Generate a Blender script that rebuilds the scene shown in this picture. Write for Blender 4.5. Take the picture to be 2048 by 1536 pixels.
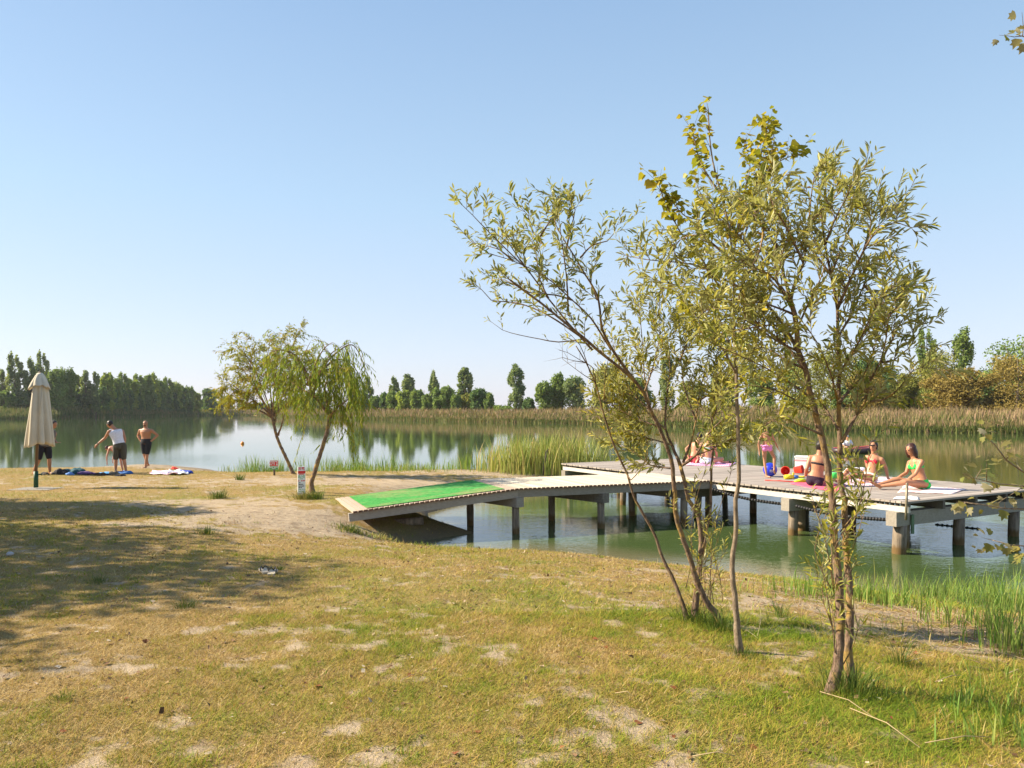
import bpy, bmesh, math, random
import numpy as np
from mathutils import Vector, Matrix
R = math.radians
for o in list(bpy.data.objects): bpy.data.objects.remove(o)
SC = bpy.context.scene
COL = SC.collection
F = 1500.0; HZ = 820.0; CAMZ = 2.56
# ------------------------------------------------------------ camera, sky, sun
cam = bpy.data.cameras.new('camera'); camo = bpy.data.objects.new('camera', cam); COL.objects.link(camo)
camo.location = (0, 0, CAMZ); camo.rotation_euler = (R(90), 0, 0)
cam.sensor_width = 36; cam.lens = 36*F/2048; cam.shift_y = (HZ-768)/2048
cam.clip_start = 0.05; cam.clip_end = 20000
SC.camera = camo
SUNV = Vector((-0.985, 0.10, 0.70)).normalized()      # towards the sun
EL = math.asin(SUNV.z); AZ = math.atan2(SUNV.x, SUNV.y)
W = bpy.data.worlds.new('World'); SC.world = W; W.use_nodes = True
wn = W.node_tree.nodes; wl = W.node_tree.links
sky = wn.new('ShaderNodeTexSky'); sky.sky_type = 'NISHITA'; sky.sun_disc = False
sky.sun_elevation = EL; sky.sun_rotation = AZ % (2*math.pi)
sky.altitude = 0; sky.air_density = 1.0; sky.dust_density = 0.6; sky.ozone_density = 2.5
tn = wn.new('ShaderNodeMix'); tn.data_type = 'RGBA'; tn.blend_type = 'MULTIPLY'; tn.inputs[0].default_value = 1; tn.inputs[7].default_value = (1.03, .98, 1.0, 1)   # warm-lilac air
wl.new(sky.outputs[0], tn.inputs[6])
tcw = wn.new('ShaderNodeTexCoord'); sxw = wn.new('ShaderNodeSeparateXYZ'); wl.new(tcw.outputs['Generated'], sxw.inputs[0])
rw = wn.new('ShaderNodeValToRGB'); ew = rw.color_ramp.elements; wl.new(sxw.outputs[2], rw.inputs[0])    # hazy summer air: pale lilac at the horizon, soft blue above
for _ in range(3): ew.new(.5)
for k_, (p_, c_) in enumerate([(0, (.315,.320,.375)), (.08, (.290,.325,.385)), (.26, (.220,.305,.385)), (.48, (.150,.232,.338)), (1, (.05,.11,.25))]): ew[k_].position = p_; ew[k_].color = tuple(v/.115 for v in c_)+(1,)
mw = wn.new('ShaderNodeMix'); mw.data_type = 'RGBA'; mw.inputs[0].default_value = .8
wl.new(tn.outputs[2], mw.inputs[6]); wl.new(rw.outputs[0], mw.inputs[7]); wl.new(mw.outputs[2], wn['Background'].inputs[0]); wn['Background'].inputs[1].default_value = 0.115
sun = bpy.data.lights.new('sun', 'SUN'); suno = bpy.data.objects.new('sun', sun); COL.objects.link(suno)
sun.energy = 4.8; sun.angle = R(0.55); sun.color = (1.0, 0.88, 0.68)
suno.rotation_euler = SUNV.to_track_quat('Z', 'Y').to_euler(); suno.location = (-20, 6, 30)
SC.view_settings.view_transform = 'Standard'; SC.view_settings.look = 'None'
SC.view_settings.exposure = 1.22; SC.view_settings.gamma = 1
SC.render.engine = 'CYCLES'
SC.cycles.max_bounces = 6; SC.cycles.transparent_max_bounces = 8; SC.cycles.use_denoising = True
SC.cycles.caustics_reflective = False; SC.cycles.caustics_refractive = False

# ------------------------------------------------------------ helpers
def at(px, py, d): return Vector(((px-1024)/F*d, d, CAMZ-(py-HZ)/F*d))
rs = np.random.RandomState(7); random.seed(7)

def smooth(a, b, x):
    t = np.clip((x-a)/(b-a), 0, 1); return t*t*(3-2*t)
_perm = np.random.RandomState(3).rand(256, 256)
def vnoise(x, y, s, o=0):
    x = np.asarray(x, float)*s+37.3*(o+1); y = np.asarray(y, float)*s+11.7*(o+1)
    xi = np.floor(x).astype(int); yi = np.floor(y).astype(int); fx = x-xi; fy = y-yi
    fx = fx*fx*(3-2*fx); fy = fy*fy*(3-2*fy)
    g = lambda i, j: _perm[i % 256, j % 256]
    return (g(xi, yi)*(1-fx)+g(xi+1, yi)*fx)*(1-fy)+(g(xi, yi+1)*(1-fx)+g(xi+1, yi+1)*fx)*fy
def fbm(x, y, s, o=0, n=4):
    t = 0; a = .5; tot = 0
    for k in range(n):
        t = t+a*vnoise(x, y, s*2**k, o+k); tot += a; a *= .55
    return t/tot

LAKE = np.array([(130,-60),(100,-30),(60,-12),(30,-1),(16,3.5),(10,6.3),(7.6,8.0),(6.3,9.2),(5.2,10.4),(4.4,11.1),(3.6,11.6),(2.9,12.2),(2.2,12.6),(1.4,13.1),
 (.6,13.4),(-.3,13.6),(-1.2,13.7),(-1.9,13.9),(-2.1,14.4),(-1.4,15.0),(-.75,15.6),(-1.2,16.2),(-1.9,17.3),(-2.1,18.6),(-1.4,20.2),(-.2,22),
 (1.0,23.6),(2.2,25.2),(3.0,26.4),(3.2,27.5),(2.3,28.6),(.8,29.0),(-.2,29.9),(-1.2,30.6),(-2.2,29.9),(-4,29.2),(-6.5,28.6),(-9,28.4),(-10.6,29.0),(-11.6,30.3),
 (-13,32.3),(-14.6,33.6),(-16.6,34.0),(-17.8,32.2),(-18.4,30.4),(-20,29.6),(-24,29.4),(-32,29),(-60,27),(-120,25),(-200,24),(-230,60),
 (-200,120),(-165,170),(-140,200),(-134,225),(-132,256),(-136,300),(-140,335),(-139,352),(-118,346),(-93,295),(-68,250),(-46,213),(-24,180),(-2.5,154),
 (9,143),(16,135),(22,118),(34,97),(45,87),(54.6,80.5),(66,74),(85,66),(120,50),(150,10)], float)
def lake_sd(x, y):      # >0 on land, <0 in the lake
    x = np.asarray(x, float); y = np.asarray(y, float)
    best = np.full(x.shape, 1e18); ins = np.zeros(x.shape, bool); n = len(LAKE)
    for i in range(n):
        ax, ay = LAKE[i]; bx, by = LAKE[(i+1) % n]; dx = bx-ax; dy = by-ay
        t = np.clip(((x-ax)*dx+(y-ay)*dy)/(dx*dx+dy*dy), 0, 1)
        best = np.minimum(best, (x-ax-t*dx)**2+(y-ay-t*dy)**2)
        c = ((ay > y) != (by > y)) & (x < dx*(y-ay)/(dy if dy else 1e-9)+ax)
        ins ^= c
    d = np.sqrt(best); return np.where(ins, -d, d)
# x, y, plateau height, bank width, reach
CP = np.array([(2,4,.88,8,3),(5,7,.8,7,2.5),(1,10,.74,8.2,2.5),(-2,11,.72,7.5,2.5),(-4,10,.76,6,3),(-10,6,.85,5,5),(-3.2,14.6,.63,.75,1.3),(-4.4,13,.64,1.6,1.6),(-5.5,16,.6,2.2,2),
 (-3.5,18,.6,1.4,1.6),(-8,20,.56,3,3),(-3,25,.42,3.0,2.6),(1,26.5,.25,2,2),(-8,26,.42,3.5,3),(-14,30,.30,5,3.0),(-14,24,.50,3,3),(-20,25,.5,4,5),(0,-6,1.0,5,6),
 (60,100,.5,2,40),(-50,230,.5,2,60),(-160,220,.6,3,60),(-120,370,.6,3,60)], float)
def ground(x, y):
    x = np.asarray(x, float); y = np.asarray(y, float); sd = lake_sd(x, y)
    x2 = x+0.0; w = 1e-9; P = 0; B = 0
    for cx, cy, p, b, r in CP:
        g = np.exp(-.5*((x-cx)**2+(y-cy)**2)/r**2)+1e-7/(1+((x-cx)**2+(y-cy)**2)); w = w+g; P = P+g*p; B = B+g*b
    P /= w; B /= w
    t = np.clip(sd/B, 0, 1); near = np.exp(-(np.abs(x)+np.abs(y))/80)
    z = P*(t*(2-t))**.9
    z = z+(fbm(x, y, .45, 1)-.5)*.13*np.clip(sd/1.5, 0, 1)*near+(fbm(x, y, 2.6, 5)-.5)*.045*np.clip(sd/.5, 0, 1)*near
    # scuffed sandy hollow beside the ramp
    wz = np.where(sd < 0, -np.minimum(.42*np.abs(sd)+.02, 2.2), z)
    return wz
def gz(x, y): return float(ground(np.array([x]), np.array([y]))[0])
def G(px, py):
    d = np.concatenate([np.linspace(2, 40, 1500), np.linspace(40.2, 420, 1500)])
    x = (px-1024)/F*d; zr = CAMZ-(py-HZ)/F*d; g = np.maximum(ground(x, d), 0)
    i = int(np.argmax(zr <= g)); return Vector((x[i], d[i], float(g[i])))

def tag(o, label=None, cat=None, group=None, kind=None):
    if label: o['label'] = label
    if cat: o['category'] = cat
    if group: o['group'] = group
    if kind: o['kind'] = kind
    return o
def empty(name, loc, label, cat, group=None, rz=0):
    o = bpy.data.objects.new(name, None); COL.objects.link(o); o.location = loc; o.rotation_euler = (0, 0, rz)
    o.empty_display_size = .1
    return tag(o, label, cat, group)
def link(name, me, mats, parent=None, loc=None):
    o = bpy.data.objects.new(name, me); COL.objects.link(o)
    for m in (mats if isinstance(mats, (list, tuple)) else [mats]): me.materials.append(m)
    if parent is not None: o.parent = parent
    if loc is not None: o.location = loc
    return o
def npmesh(name, V, faces, tint=None, smoothf=False):   # faces: list of (k-gon index arrays)
    me = bpy.data.meshes.new(name); V = np.asarray(V, np.float32); me.vertices.add(len(V)); me.vertices.foreach_set('co', V.ravel())
    faces = [np.asarray(f, np.int32) for f in faces if len(f)]
    nl = sum(f.size for f in faces); nf = sum(len(f) for f in faces)
    me.loops.add(nl); me.polygons.add(nf)
    me.loops.foreach_set('vertex_index', np.concatenate([f.ravel() for f in faces]))
    tot = np.concatenate([np.full(len(f), f.shape[1]) for f in faces]).astype(np.int32)
    st = np.concatenate([[0], np.cumsum(tot)[:-1]]).astype(np.int32)
    me.polygons.foreach_set('loop_start', st); me.polygons.foreach_set('loop_total', tot)
    if smoothf: me.polygons.foreach_set('use_smooth', np.ones(nf, bool))
    if tint is not None:
        a = me.attributes.new('tint', 'FLOAT', 'POINT'); a.data.foreach_set('value', np.asarray(tint, np.float32))
    me.update(calc_edges=True); me.validate(); return me
class MB:
    def __init__(s): s.v = []; s.f = []; s.t = []; s.sm = []
    def add(s, vs, fs, tint=.5, sm=False):
        b = len(s.v); s.v += [tuple(v) for v in vs]; s.f += [tuple(i+b for i in f) for f in fs]; s.t += [tint]*len(vs); s.sm += [sm]*len(fs)
    def box(s, c, ax, ay, az, tint=.5, jit=0):
        c = Vector(c); ax = Vector(ax); ay = Vector(ay); az = Vector(az)
        vs = [c+ax*i+ay*j+az*k+Vector((random.uniform(-jit, jit), random.uniform(-jit, jit), random.uniform(-jit, jit))*1) if jit else c+ax*i+ay*j+az*k for k in (-1, 1) for j in (-1, 1) for i in (-1, 1)]
        s.add(vs, [(0, 2, 3, 1), (4, 5, 7, 6), (0, 1, 5, 4), (2, 6, 7, 3), (0, 4, 6, 2), (1, 3, 7, 5)], tint)
    def tube(s, pts, rads, n=8, tint=.5, cap=True, wob=0):
        pts = [Vector(p) for p in pts]; N = len(pts); vs = []; ref = None
        for i, p in enumerate(pts):
            t = (pts[min(i+1, N-1)]-pts[max(i-1, 0)]).normalized()
            if ref is None: ref = t.orthogonal().normalized()
            ref = (ref-t*ref.dot(t)).normalized(); b = t.cross(ref)
            for k in range(n):
                a = 2*math.pi*k/n; r = rads[i]*(1+random.uniform(-wob, wob)); vs.append(p+(ref*math.cos(a)+b*math.sin(a))*r)
        fs = [(i*n+k, i*n+(k+1) % n, (i+1)*n+(k+1) % n, (i+1)*n+k) for i in range(N-1) for k in range(n)]
        if cap: fs += [tuple(range(n))[::-1], tuple((N-1)*n+k for k in range(n))]
        s.add(vs, fs, tint, True)
    def sphere(s, c, rx, ry=None, rz=None, u=12, v=8, tint=.5, M=None):
        ry = ry or rx; rz = rz or rx; c = Vector(c); vs = [Vector((0, 0, 1))]
        for j in range(1, v):
            for k in range(u): th = math.pi*j/v; ph = 2*math.pi*k/u; vs.append(Vector((math.sin(th)*math.cos(ph), math.sin(th)*math.sin(ph), math.cos(th))))
        vs.append(Vector((0, 0, -1))); vs = [Vector((a.x*rx, a.y*ry, a.z*rz)) for a in vs]
        if M is not None: vs = [M @ a for a in vs]
        vs = [a+c for a in vs]; n = len(vs)-1
        fs = [(0, 1+k, 1+(k+1) % u) for k in range(u)]
        for j in range(v-2):
            for k in range(u): a = 1+j*u+k; b = 1+j*u+(k+1) % u; fs.append((a, a+u, b+u, b))
        fs += [(n, 1+(v-2)*u+(k+1) % u, 1+(v-2)*u+k) for k in range(u)]
        s.add(vs, fs, tint, True)
    def mesh(s, name):
        me = bpy.data.meshes.new(name); me.from_pydata(s.v, [], s.f)
        a = me.attributes.new('tint', 'FLOAT', 'POINT'); a.data.foreach_set('value', np.array(s.t, np.float32))
        me.polygons.foreach_set('use_smooth', np.array(s.sm, bool)); me.update(); return me
    def build(s, name, mat, parent=None, loc=None): return link(name, s.mesh(name), mat, parent, loc)

# ------------------------------------------------------------ materials
def newmat(name):
    m = bpy.data.materials.new(name); m.use_nodes = True; nt = m.node_tree
    return m, nt, nt.nodes['Principled BSDF']
def ramp(nt, stops, inp):
    r = nt.nodes.new('ShaderNodeValToRGB'); e = r.color_ramp.elements
    while len(e) < len(stops): e.new(.5)
    for k, (p, c) in enumerate(stops): e[k].position = p; e[k].color = (*c, 1)
    nt.links.new(inp, r.inputs[0]); return r.outputs[0]
def noise(nt, scale, detail=3, mapping=None, rough=.55):
    n = nt.nodes.new('ShaderNodeTexNoise'); n.inputs['Scale'].default_value = scale; n.inputs['Detail'].default_value = detail; n.inputs['Roughness'].default_value = rough
    if mapping is not None: nt.links.new(mapping, n.inputs['Vector'])
    return n.outputs['Fac']
def coords(nt, kind='Object', scale=(1, 1, 1), rz=0):
    tc = nt.nodes.new('ShaderNodeTexCoord'); mp = nt.nodes.new('ShaderNodeMapping'); nt.links.new(tc.outputs[kind], mp.inputs[0])
    mp.inputs['Scale'].default_value = scale; mp.inputs['Rotation'].default_value = (0, 0, rz); return mp.outputs[0]
def mix(nt, f, a, b, mode='MIX'):
    m = nt.nodes.new('ShaderNodeMix'); m.data_type = 'RGBA'; m.blend_type = mode
    for s, v in ((m.inputs[0], f), (m.inputs[6], a), (m.inputs[7], b)):
        if hasattr(v, 'links'): nt.links.new(v, s)
        else: s.default_value = v if isinstance(v, (int, float)) else (*v, 1)
    return m.outputs[2]
def attr(nt, name='tint'):
    a = nt.nodes.new('ShaderNodeAttribute'); a.attribute_name = name; return a.outputs['Fac']
def mathn(nt, op, a, b=None, clamp=False):
    m = nt.nodes.new('ShaderNodeMath'); m.operation = op; m.use_clamp = clamp
    for s, v in ((m.inputs[0], a), (m.inputs[1], b)):
        if v is None: continue
        if hasattr(v, 'links'): nt.links.new(v, s)
        else: s.default_value = v
    return m.outputs[0]
def bump(nt, h, strength, dist, bs):
    b = nt.nodes.new('ShaderNodeBump'); b.inputs['Strength'].default_value = strength; b.inputs['Distance'].default_value = dist
    nt.links.new(h, b.inputs['Height']); nt.links.new(b.outputs[0], bs.inputs['Normal']); return b
def plain(name, col, rough=.7, var=.15, scale=8, metal=0, spec=.4):
    m, nt, bs = newmat(name); n = noise(nt, scale, 4, coords(nt))
    d = tuple(c*(1-var) for c in col); l = tuple(min(1, c*(1+var)) for c in col)
    nt.links.new(ramp(nt, [(.3, d), (.7, l)], n), bs.inputs['Base Color'])
    bs.inputs['Roughness'].default_value = rough; bs.inputs['Metallic'].default_value = metal; bs.inputs['Specular IOR Level'].default_value = spec
    return m
def leafmat(name, stops, back=None, trans=.35, rough=.5):
    m, nt, bs = newmat(name); c = ramp(nt, stops, attr(nt))
    if back:
        g = nt.nodes.new('ShaderNodeNewGeometry'); c = mix(nt, g.outputs['Backfacing'], c, back)
    nt.links.new(c, bs.inputs['Base Color']); bs.inputs['Roughness'].default_value = rough; bs.inputs['Specular IOR Level'].default_value = .28 if back else .12
    t = nt.nodes.new('ShaderNodeBsdfTranslucent'); nt.links.new(mix(nt, 1.0, c, (1.0, 1.0, .55), 'MULTIPLY'), t.inputs[0])
    mx = nt.nodes.new('ShaderNodeMixShader'); mx.inputs[0].default_value = trans
    nt.links.new(bs.outputs[0], mx.inputs[1]); nt.links.new(t.outputs[0], mx.inputs[2]); nt.links.new(mx.outputs[0], nt.nodes['Material Output'].inputs[0])
    return m
def wood(name, dark, light, rz=0, stretch=14, lichen=None):
    m, nt, bs = newmat(name); v = coords(nt, 'Object', (1.2, stretch, stretch), rz); n = noise(nt, 2.2, 6, v, .65); n2 = noise(nt, 1.3, 3, coords(nt))
    c = ramp(nt, [(.28, dark), (.72, light)], n); c = mix(nt, mathn(nt, 'MULTIPLY', n2, .55), c, tuple(x*.55 for x in light))
    c = mix(nt, .45, c, ramp(nt, [(0, tuple(x*.62 for x in dark)), (1, tuple(min(1, x*1.2) for x in light))], attr(nt)))
    if lichen is not None:
        n3 = noise(nt, 14, 4, coords(nt)); c = mix(nt, ramp(nt, [(.56, (0, 0, 0)), (.66, (1, 1, 1))], n3), c, lichen)
    nt.links.new(c, bs.inputs['Base Color']); bs.inputs['Roughness'].default_value = .85; bs.inputs['Specular IOR Level'].default_value = .25
    bump(nt, n, .5, .01, bs); return m
# ------------------------------------------------------------ terrain, lake
SANDS = [(-4.3,13.5,2.3,1.2,.95),(-5.8,15.5,2.6,1.2,.5),(-9,21,6,2.0,.30),(-12,26.5,7,1.2,-.5),(-14,15.5,3,2,-.15),(-15,31,6,3,1.0),(-5,22,4,2.6,.4),(0,27,4,2.5,.75),(-2.6,20.5,2,2.4,.55),(4.3,6.2,1.9,.9,.42),(3.2,7.6,1.6,.9,.35),(-5.8,12.0,1.7,.35,.55),
 (-1.7,6.6,.5,.18,.6),(-1.3,4.0,.6,.13,.35),(-2.3,5.0,.7,.13,.4),(-.7,3.6,.45,.12,.35),(-.2,4.4,.3,.1,.3),(-2.0,4.1,.4,.1,.3),(2.6,9.6,1.4,.8,.35),(-2.2,5.9,1.2,.2,.4),(.1,3.5,.35,.12,.3),(-1.2,5.4,.5,.16,.45),(.2,5.2,.5,.2,.3)]
SANDS = [(a, b, c*.8, d*.9, e*(.52 if b < 7.5 and e < .7 and a < 2 else 1)) for a, b, c, d, e in SANDS]
def cover(x, y):        # 1 = closed turf, 0 = bare sand
    c = .75+(fbm(x, y, .8, 11)-.5)*.55+(fbm(x, y, 4.2, 21)-.5)*1.15+(fbm(x, y, 10, 71, 3)-.5)*.75
    for cx, cy, rx, ry, s in SANDS: c = c-s*1.1*np.exp(-(((x-cx)/rx)**2+((y-cy)/ry)**2))
    return np.clip(c, 0, 1)
def lush(x, y):         # 1 = green, 0 = dry straw
    g = .30+(fbm(x, y, .5, 31)-.5)*.8+(fbm(x, y, 2.2, 41)-.5)*.5
    for cx, cy, rx, ry, s in [(1.7,6.2,1.3,.6,.52),(1.2,4.6,1.6,.7,.15),(2.6,3.6,1.5,.7,.18),(2.6,4.2,1.5,.6,.22),(-.5,9.5,2.5,1.5,.12),(3.5,3.4,2.5,1.2,.2),(-3.5,9,3,2.5,.08),(5,9.3,2,1.2,.4)]:
        g = g+s*np.exp(-(((x-cx)/rx)**2+((y-cy)/ry)**2))
    return np.clip(g, 0, 1)
def build_ground():
    front = np.linspace(-42, 42, 620); rest = np.linspace(42, 318, 120)[1:-1]; ang = np.radians(np.concatenate([front, rest])); na = len(ang)
    rad = np.concatenate([[.25, .6, 1.1, 1.7, 2.3], np.geomspace(2.8, 45, 270), np.geomspace(46, 700, 90), [1200, 2500]]); nr = len(rad)
    A, Q = np.meshgrid(ang, rad); X = (Q*np.sin(A)).ravel(); Y = (Q*np.cos(A)).ravel(); Z = ground(X, Y)
    i = np.arange(nr-1)[:, None]*na; k = np.arange(na)[None, :]; k2 = (k+1) % na
    q = np.stack([i+k, i+k2, i+na+k2, i+na+k], -1).reshape(-1, 4)[:, ::-1]
    c0 = len(X); V = np.concatenate([np.stack([X, Y, Z], 1), [[0, 0, gz(0, .05)]]])
    tri = np.stack([np.full(na, c0), np.arange(na), (np.arange(na)+1) % na], 1)[:, ::-1]
    me = npmesh('ground', V, [q, tri], smoothf=True)
    for nm, fn in (('cover', cover), ('lush', lush)):
        a = me.attributes.new(nm, 'FLOAT', 'POINT'); a.data.foreach_set('value', fn(V[:, 0], V[:, 1]).astype(np.float32))
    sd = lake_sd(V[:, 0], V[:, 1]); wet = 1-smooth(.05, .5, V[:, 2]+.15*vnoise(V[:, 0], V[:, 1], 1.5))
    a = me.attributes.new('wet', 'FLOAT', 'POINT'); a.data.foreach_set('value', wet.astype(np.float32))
    mud_and_shade = np.zeros(len(V))
    for cx, cy, rx, ry, s in [(-1.75,14.9,.75,.75,1.25),(-2.6,17.6,.8,1.0,.7),(-1.6,19.5,1.2,1.0,.45),(5.2,6.3,1.6,.45,.55),(4.0,6.9,1.2,.3,.45)]: mud_and_shade += s*np.exp(-(((V[:, 0]-cx)/rx)**2+((V[:, 1]-cy)/ry)**2))  # dark soil by the ramp; the right-hand spots paint in tree-crown shade
    a = me.attributes.new('mud_and_shade', 'FLOAT', 'POINT'); a.data.foreach_set('value', np.clip(mud_and_shade*(.55+.9*fbm(V[:, 0], V[:, 1], 3, 9)), 0, 1).astype(np.float32))
    m, nt, bs = newmat('turf_and_sand'); v = coords(nt)
    n1 = noise(nt, 9, 6, v, .7); n2 = noise(nt, 60, 4, v, .7); n3 = noise(nt, 1.6, 4, v)
    sand = mix(nt, n3, ramp(nt, [(.3, (.31,.23,.15)), (.7, (.52,.405,.27))], n1), (.43,.33,.215))
    sand = mix(nt, ramp(nt, [(.62, (0,0,0)), (.72, (1,1,1))], n2), sand, (.15,.095,.05))
    sand = mix(nt, ramp(nt, [(.50, (0,0,0)), (.68, (.8,.8,.8))], noise(nt, 3.3, 5, v, .75)), sand, (.20,.14,.085))
    straw = ramp(nt, [(.25, (.15,.09,.03)), (.55, (.35,.235,.09)), (.8, (.50,.37,.17))], n2)
    green = ramp(nt, [(.25, (.09,.10,.015)), (.6, (.23,.23,.04)), (.85, (.35,.33,.08))], n2)
    turf = mix(nt, ramp(nt, [(.25, (0,0,0)), (.8, (1,1,1))], mathn(nt, 'ADD', attr(nt, 'lush'), mathn(nt, 'MULTIPLY', mathn(nt, 'SUBTRACT', n1, .5), .9))), straw, green)
    cv = ramp(nt, [(.30, (0,0,0)), (.56, (1,1,1))], mathn(nt, 'ADD', attr(nt, 'cover'), mathn(nt, 'MULTIPLY', mathn(nt, 'SUBTRACT', n1, .5), 1.1)))
    sand = mix(nt, attr(nt, 'mud_and_shade'), sand, mix(nt, n1, (.035,.024,.016), (.12,.085,.055)))
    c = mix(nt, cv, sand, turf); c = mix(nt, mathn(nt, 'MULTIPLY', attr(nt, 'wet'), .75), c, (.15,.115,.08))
    nt.links.new(c, bs.inputs['Base Color']); bs.inputs['Roughness'].default_value = .95; bs.inputs['Specular IOR Level'].default_value = .15
    bump(nt, mathn(nt, 'ADD', n1, mathn(nt, 'MULTIPLY', n2, .5)), .9, .035, bs)
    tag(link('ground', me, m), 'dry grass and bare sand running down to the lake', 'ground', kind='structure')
build_ground()
def build_water():
    ang = np.radians(np.linspace(-180, 180, 361)[:-1]); na = 360
    rad = np.concatenate([[1, 3, 5], np.geomspace(6, 60, 130), np.geomspace(62, 450, 50)]); nr = len(rad)
    A, Q = np.meshgrid(ang, rad); X = (Q*np.sin(A)).ravel(); Y = (Q*np.cos(A)).ravel()
    i = np.arange(nr-1)[:, None]*na; k = np.arange(na)[None, :]; k2 = (k+1) % na
    q = np.stack([i+k, i+k2, i+na+k2, i+na+k], -1).reshape(-1, 4)[:, ::-1]
    sd = lake_sd(X, Y); keep = (sd < 1.5)[q].any(1); q = q[keep]
    me = npmesh('lake_water', np.stack([X, Y, np.zeros_like(X)], 1), [q], smoothf=True)
    a = me.attributes.new('shallow', 'FLOAT', 'POINT'); a.data.foreach_set('value', (1-smooth(0, 1.6, -sd+.5*(fbm(X, Y, 1.2, 3)-.5))).astype(np.float32))
    a = me.attributes.new('ripple', 'FLOAT', 'POINT'); a.data.foreach_set('value', (.15+.85*np.exp(-((np.maximum(Y-19, 0))/9)**2)*smooth(-6, 0, X)+.5*np.exp(-((X+17)**2+(Y-36)**2)/40)).astype(np.float32))
    m, nt, bs = newmat('lake_water')
    c = mix(nt, noise(nt, .35, 3, coords(nt)), (.045,.078,.024), (.078,.112,.036)); c = mix(nt, attr(nt, 'shallow'), c, (.16,.145,.075))
    nt.links.new(c, bs.inputs['Base Color']); bs.inputs['Roughness'].default_value = .03; bs.inputs['IOR'].default_value = 1.38
    n1 = noise(nt, 1.1, 2, coords(nt, 'Object', (1, 1.6, 1), .35)); n2 = noise(nt, 8.5, 2, coords(nt, 'Object', (1, 1.7, 1), .5)); n3 = noise(nt, .06, 2, coords(nt))
    h = mathn(nt, 'ADD', mathn(nt, 'MULTIPLY', n1, .6), mathn(nt, 'MULTIPLY', n2, .34)); h = mathn(nt, 'MULTIPLY', h, ramp(nt, [(.35, (.35,)*3), (.65, (1,)*3)], n3)); h = mathn(nt, 'MULTIPLY', h, attr(nt, 'ripple'))
    bump(nt, h, .45, .035, bs)
    tag(link('lake_water', me, m), 'calm green lake mirroring sky and far trees', 'water', kind='structure')
build_water()

# ------------------------------------------------------------ blades of all kinds
def blades(x, y, z, h, w, lean, az, tint, segs=2):
    """ribbons growing from x,y,z; lean = horizontal reach of the tip"""
    n = len(x); face = az+np.pi/2+rs.uniform(-.9, .9, n); cx = np.cos(face); cy = np.sin(face); V = []; T = []
    lv = np.linspace(0, 1, segs+1)
    for t in lv[:-1]:
        ox = np.cos(az)*lean*t*t; oy = np.sin(az)*lean*t*t; hz = z+h*(t-.25*t*t*np.minimum(lean/np.maximum(h, 1e-3), 1)); ww = w*(1-.35*t)*.5
        V.append(np.stack([x+ox-cx*ww, y+oy-cy*ww, hz], 1)); V.append(np.stack([x+ox+cx*ww, y+oy+cy*ww, hz], 1))
    V.append(np.stack([x+np.cos(az)*lean, y+np.sin(az)*lean, z+h*(1-.25*np.minimum(lean/np.maximum(h, 1e-3), 1))], 1))
    k = len(V); V = np.stack(V, 1).reshape(-1, 3); b = (np.arange(n)*k)[:, None]
    q = [b+np.array([[2*j, 2*j+1, 2*j+3, 2*j+2]]) for j in range(segs-1)]
    t = b+np.array([[2*segs-2, 2*segs-1, 2*segs]])
    return V, (np.concatenate(q) if q else np.zeros((0, 4), int)), t, np.repeat(tint, k)
def join_blades(parts):
    V = []; Q = []; Tn = []; T = []; o = 0
    for v, q, t, ti in parts:
        V.append(v); Q.append(q+o); Tn.append(t+o); T.append(ti); o += len(v)
    return np.concatenate(V), [np.concatenate(Q), np.concatenate(Tn)], np.concatenate(T)
M_grass = leafmat('short_grass', [(0, (.62,.47,.22)), (.10, (.30,.18,.08)), (.28, (.47,.30,.10)), (.55, (.40,.32,.05)), (.8, (.27,.31,.03)), (1, (.15,.23,.02))], trans=.25, rough=.7)
M_shore = leafmat('shore_grass', [(0, (.46,.36,.14)), (.3, (.32,.34,.09)), (.7, (.20,.32,.06)), (1, (.11,.21,.04))], trans=.35)
def turf():
    parts = []
    for n, d0, d1, hs, ws in ((320000, 2.6, 6.5, 1, 1), (190000, 6.5, 14, 1.2, 1.7), (120000, 14, 31, 1.4, 3.0)):
        u = rs.rand(n); d = np.sqrt(d0*d0+(d1*d1-d0*d0)*u); x = rs.uniform(-.74, .74, n)*d
        sd = lake_sd(x, d); c = cover(x, d); L = lush(x, d)
        k = (sd > .12) & (rs.rand(n) < smooth(.28, .66, c+rs.normal(0,.10,n))*.95+.07); x = x[k]; d = d[k]; c = c[k]; L = L[k]; n = len(x)
        t = np.clip(L*1.1+rs.normal(0, .27, n)+(fbm(x, d, 5.5, 61, 3)-.5)*1.0, 0, 1); h = (.012+.042*rs.rand(n)**1.8)*(.6+1.0*L)*hs
        tall = rs.rand(n) < .012; h[tall] *= 2.4
        w = rs.uniform(.0022, .005, n)*ws
        parts.append(blades(x, d, ground(x, d)-.003, h, w, h*rs.uniform(.4, 1.9, n), rs.uniform(0, 6.28, n), t, 1))
    for _ in range(420):      # weedy clumps in the turf
        d_ = math.sqrt(random.uniform(2.9**2, 13**2)); x_ = random.uniform(-.72, .72)*d_
        if lake_sd(np.array([x_]), np.array([d_]))[0] < .4: continue
        n = random.randint(14, 46); r_ = random.uniform(.02, .09); x = x_+rs.normal(0, r_, n); y = d_+rs.normal(0, r_, n); h = rs.uniform(.02, random.uniform(.04, .085), n)
        parts.append(blades(x, y, ground(x, y)-.002, h, rs.uniform(.003, .006, n)*(1+d_*.06), h*rs.uniform(.3, 1.3, n), rs.uniform(0, 6.28, n), np.clip(rs.normal(random.choice((.12, .75, .9)), .12, n), 0, 1), 1))
    V, Fc, T = join_blades(parts); me = npmesh('grass', V, Fc, T)
    tag(link('grass', me, M_grass), 'short dry grass covering the sandy bank', 'grass', kind='stuff')
turf()
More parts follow.
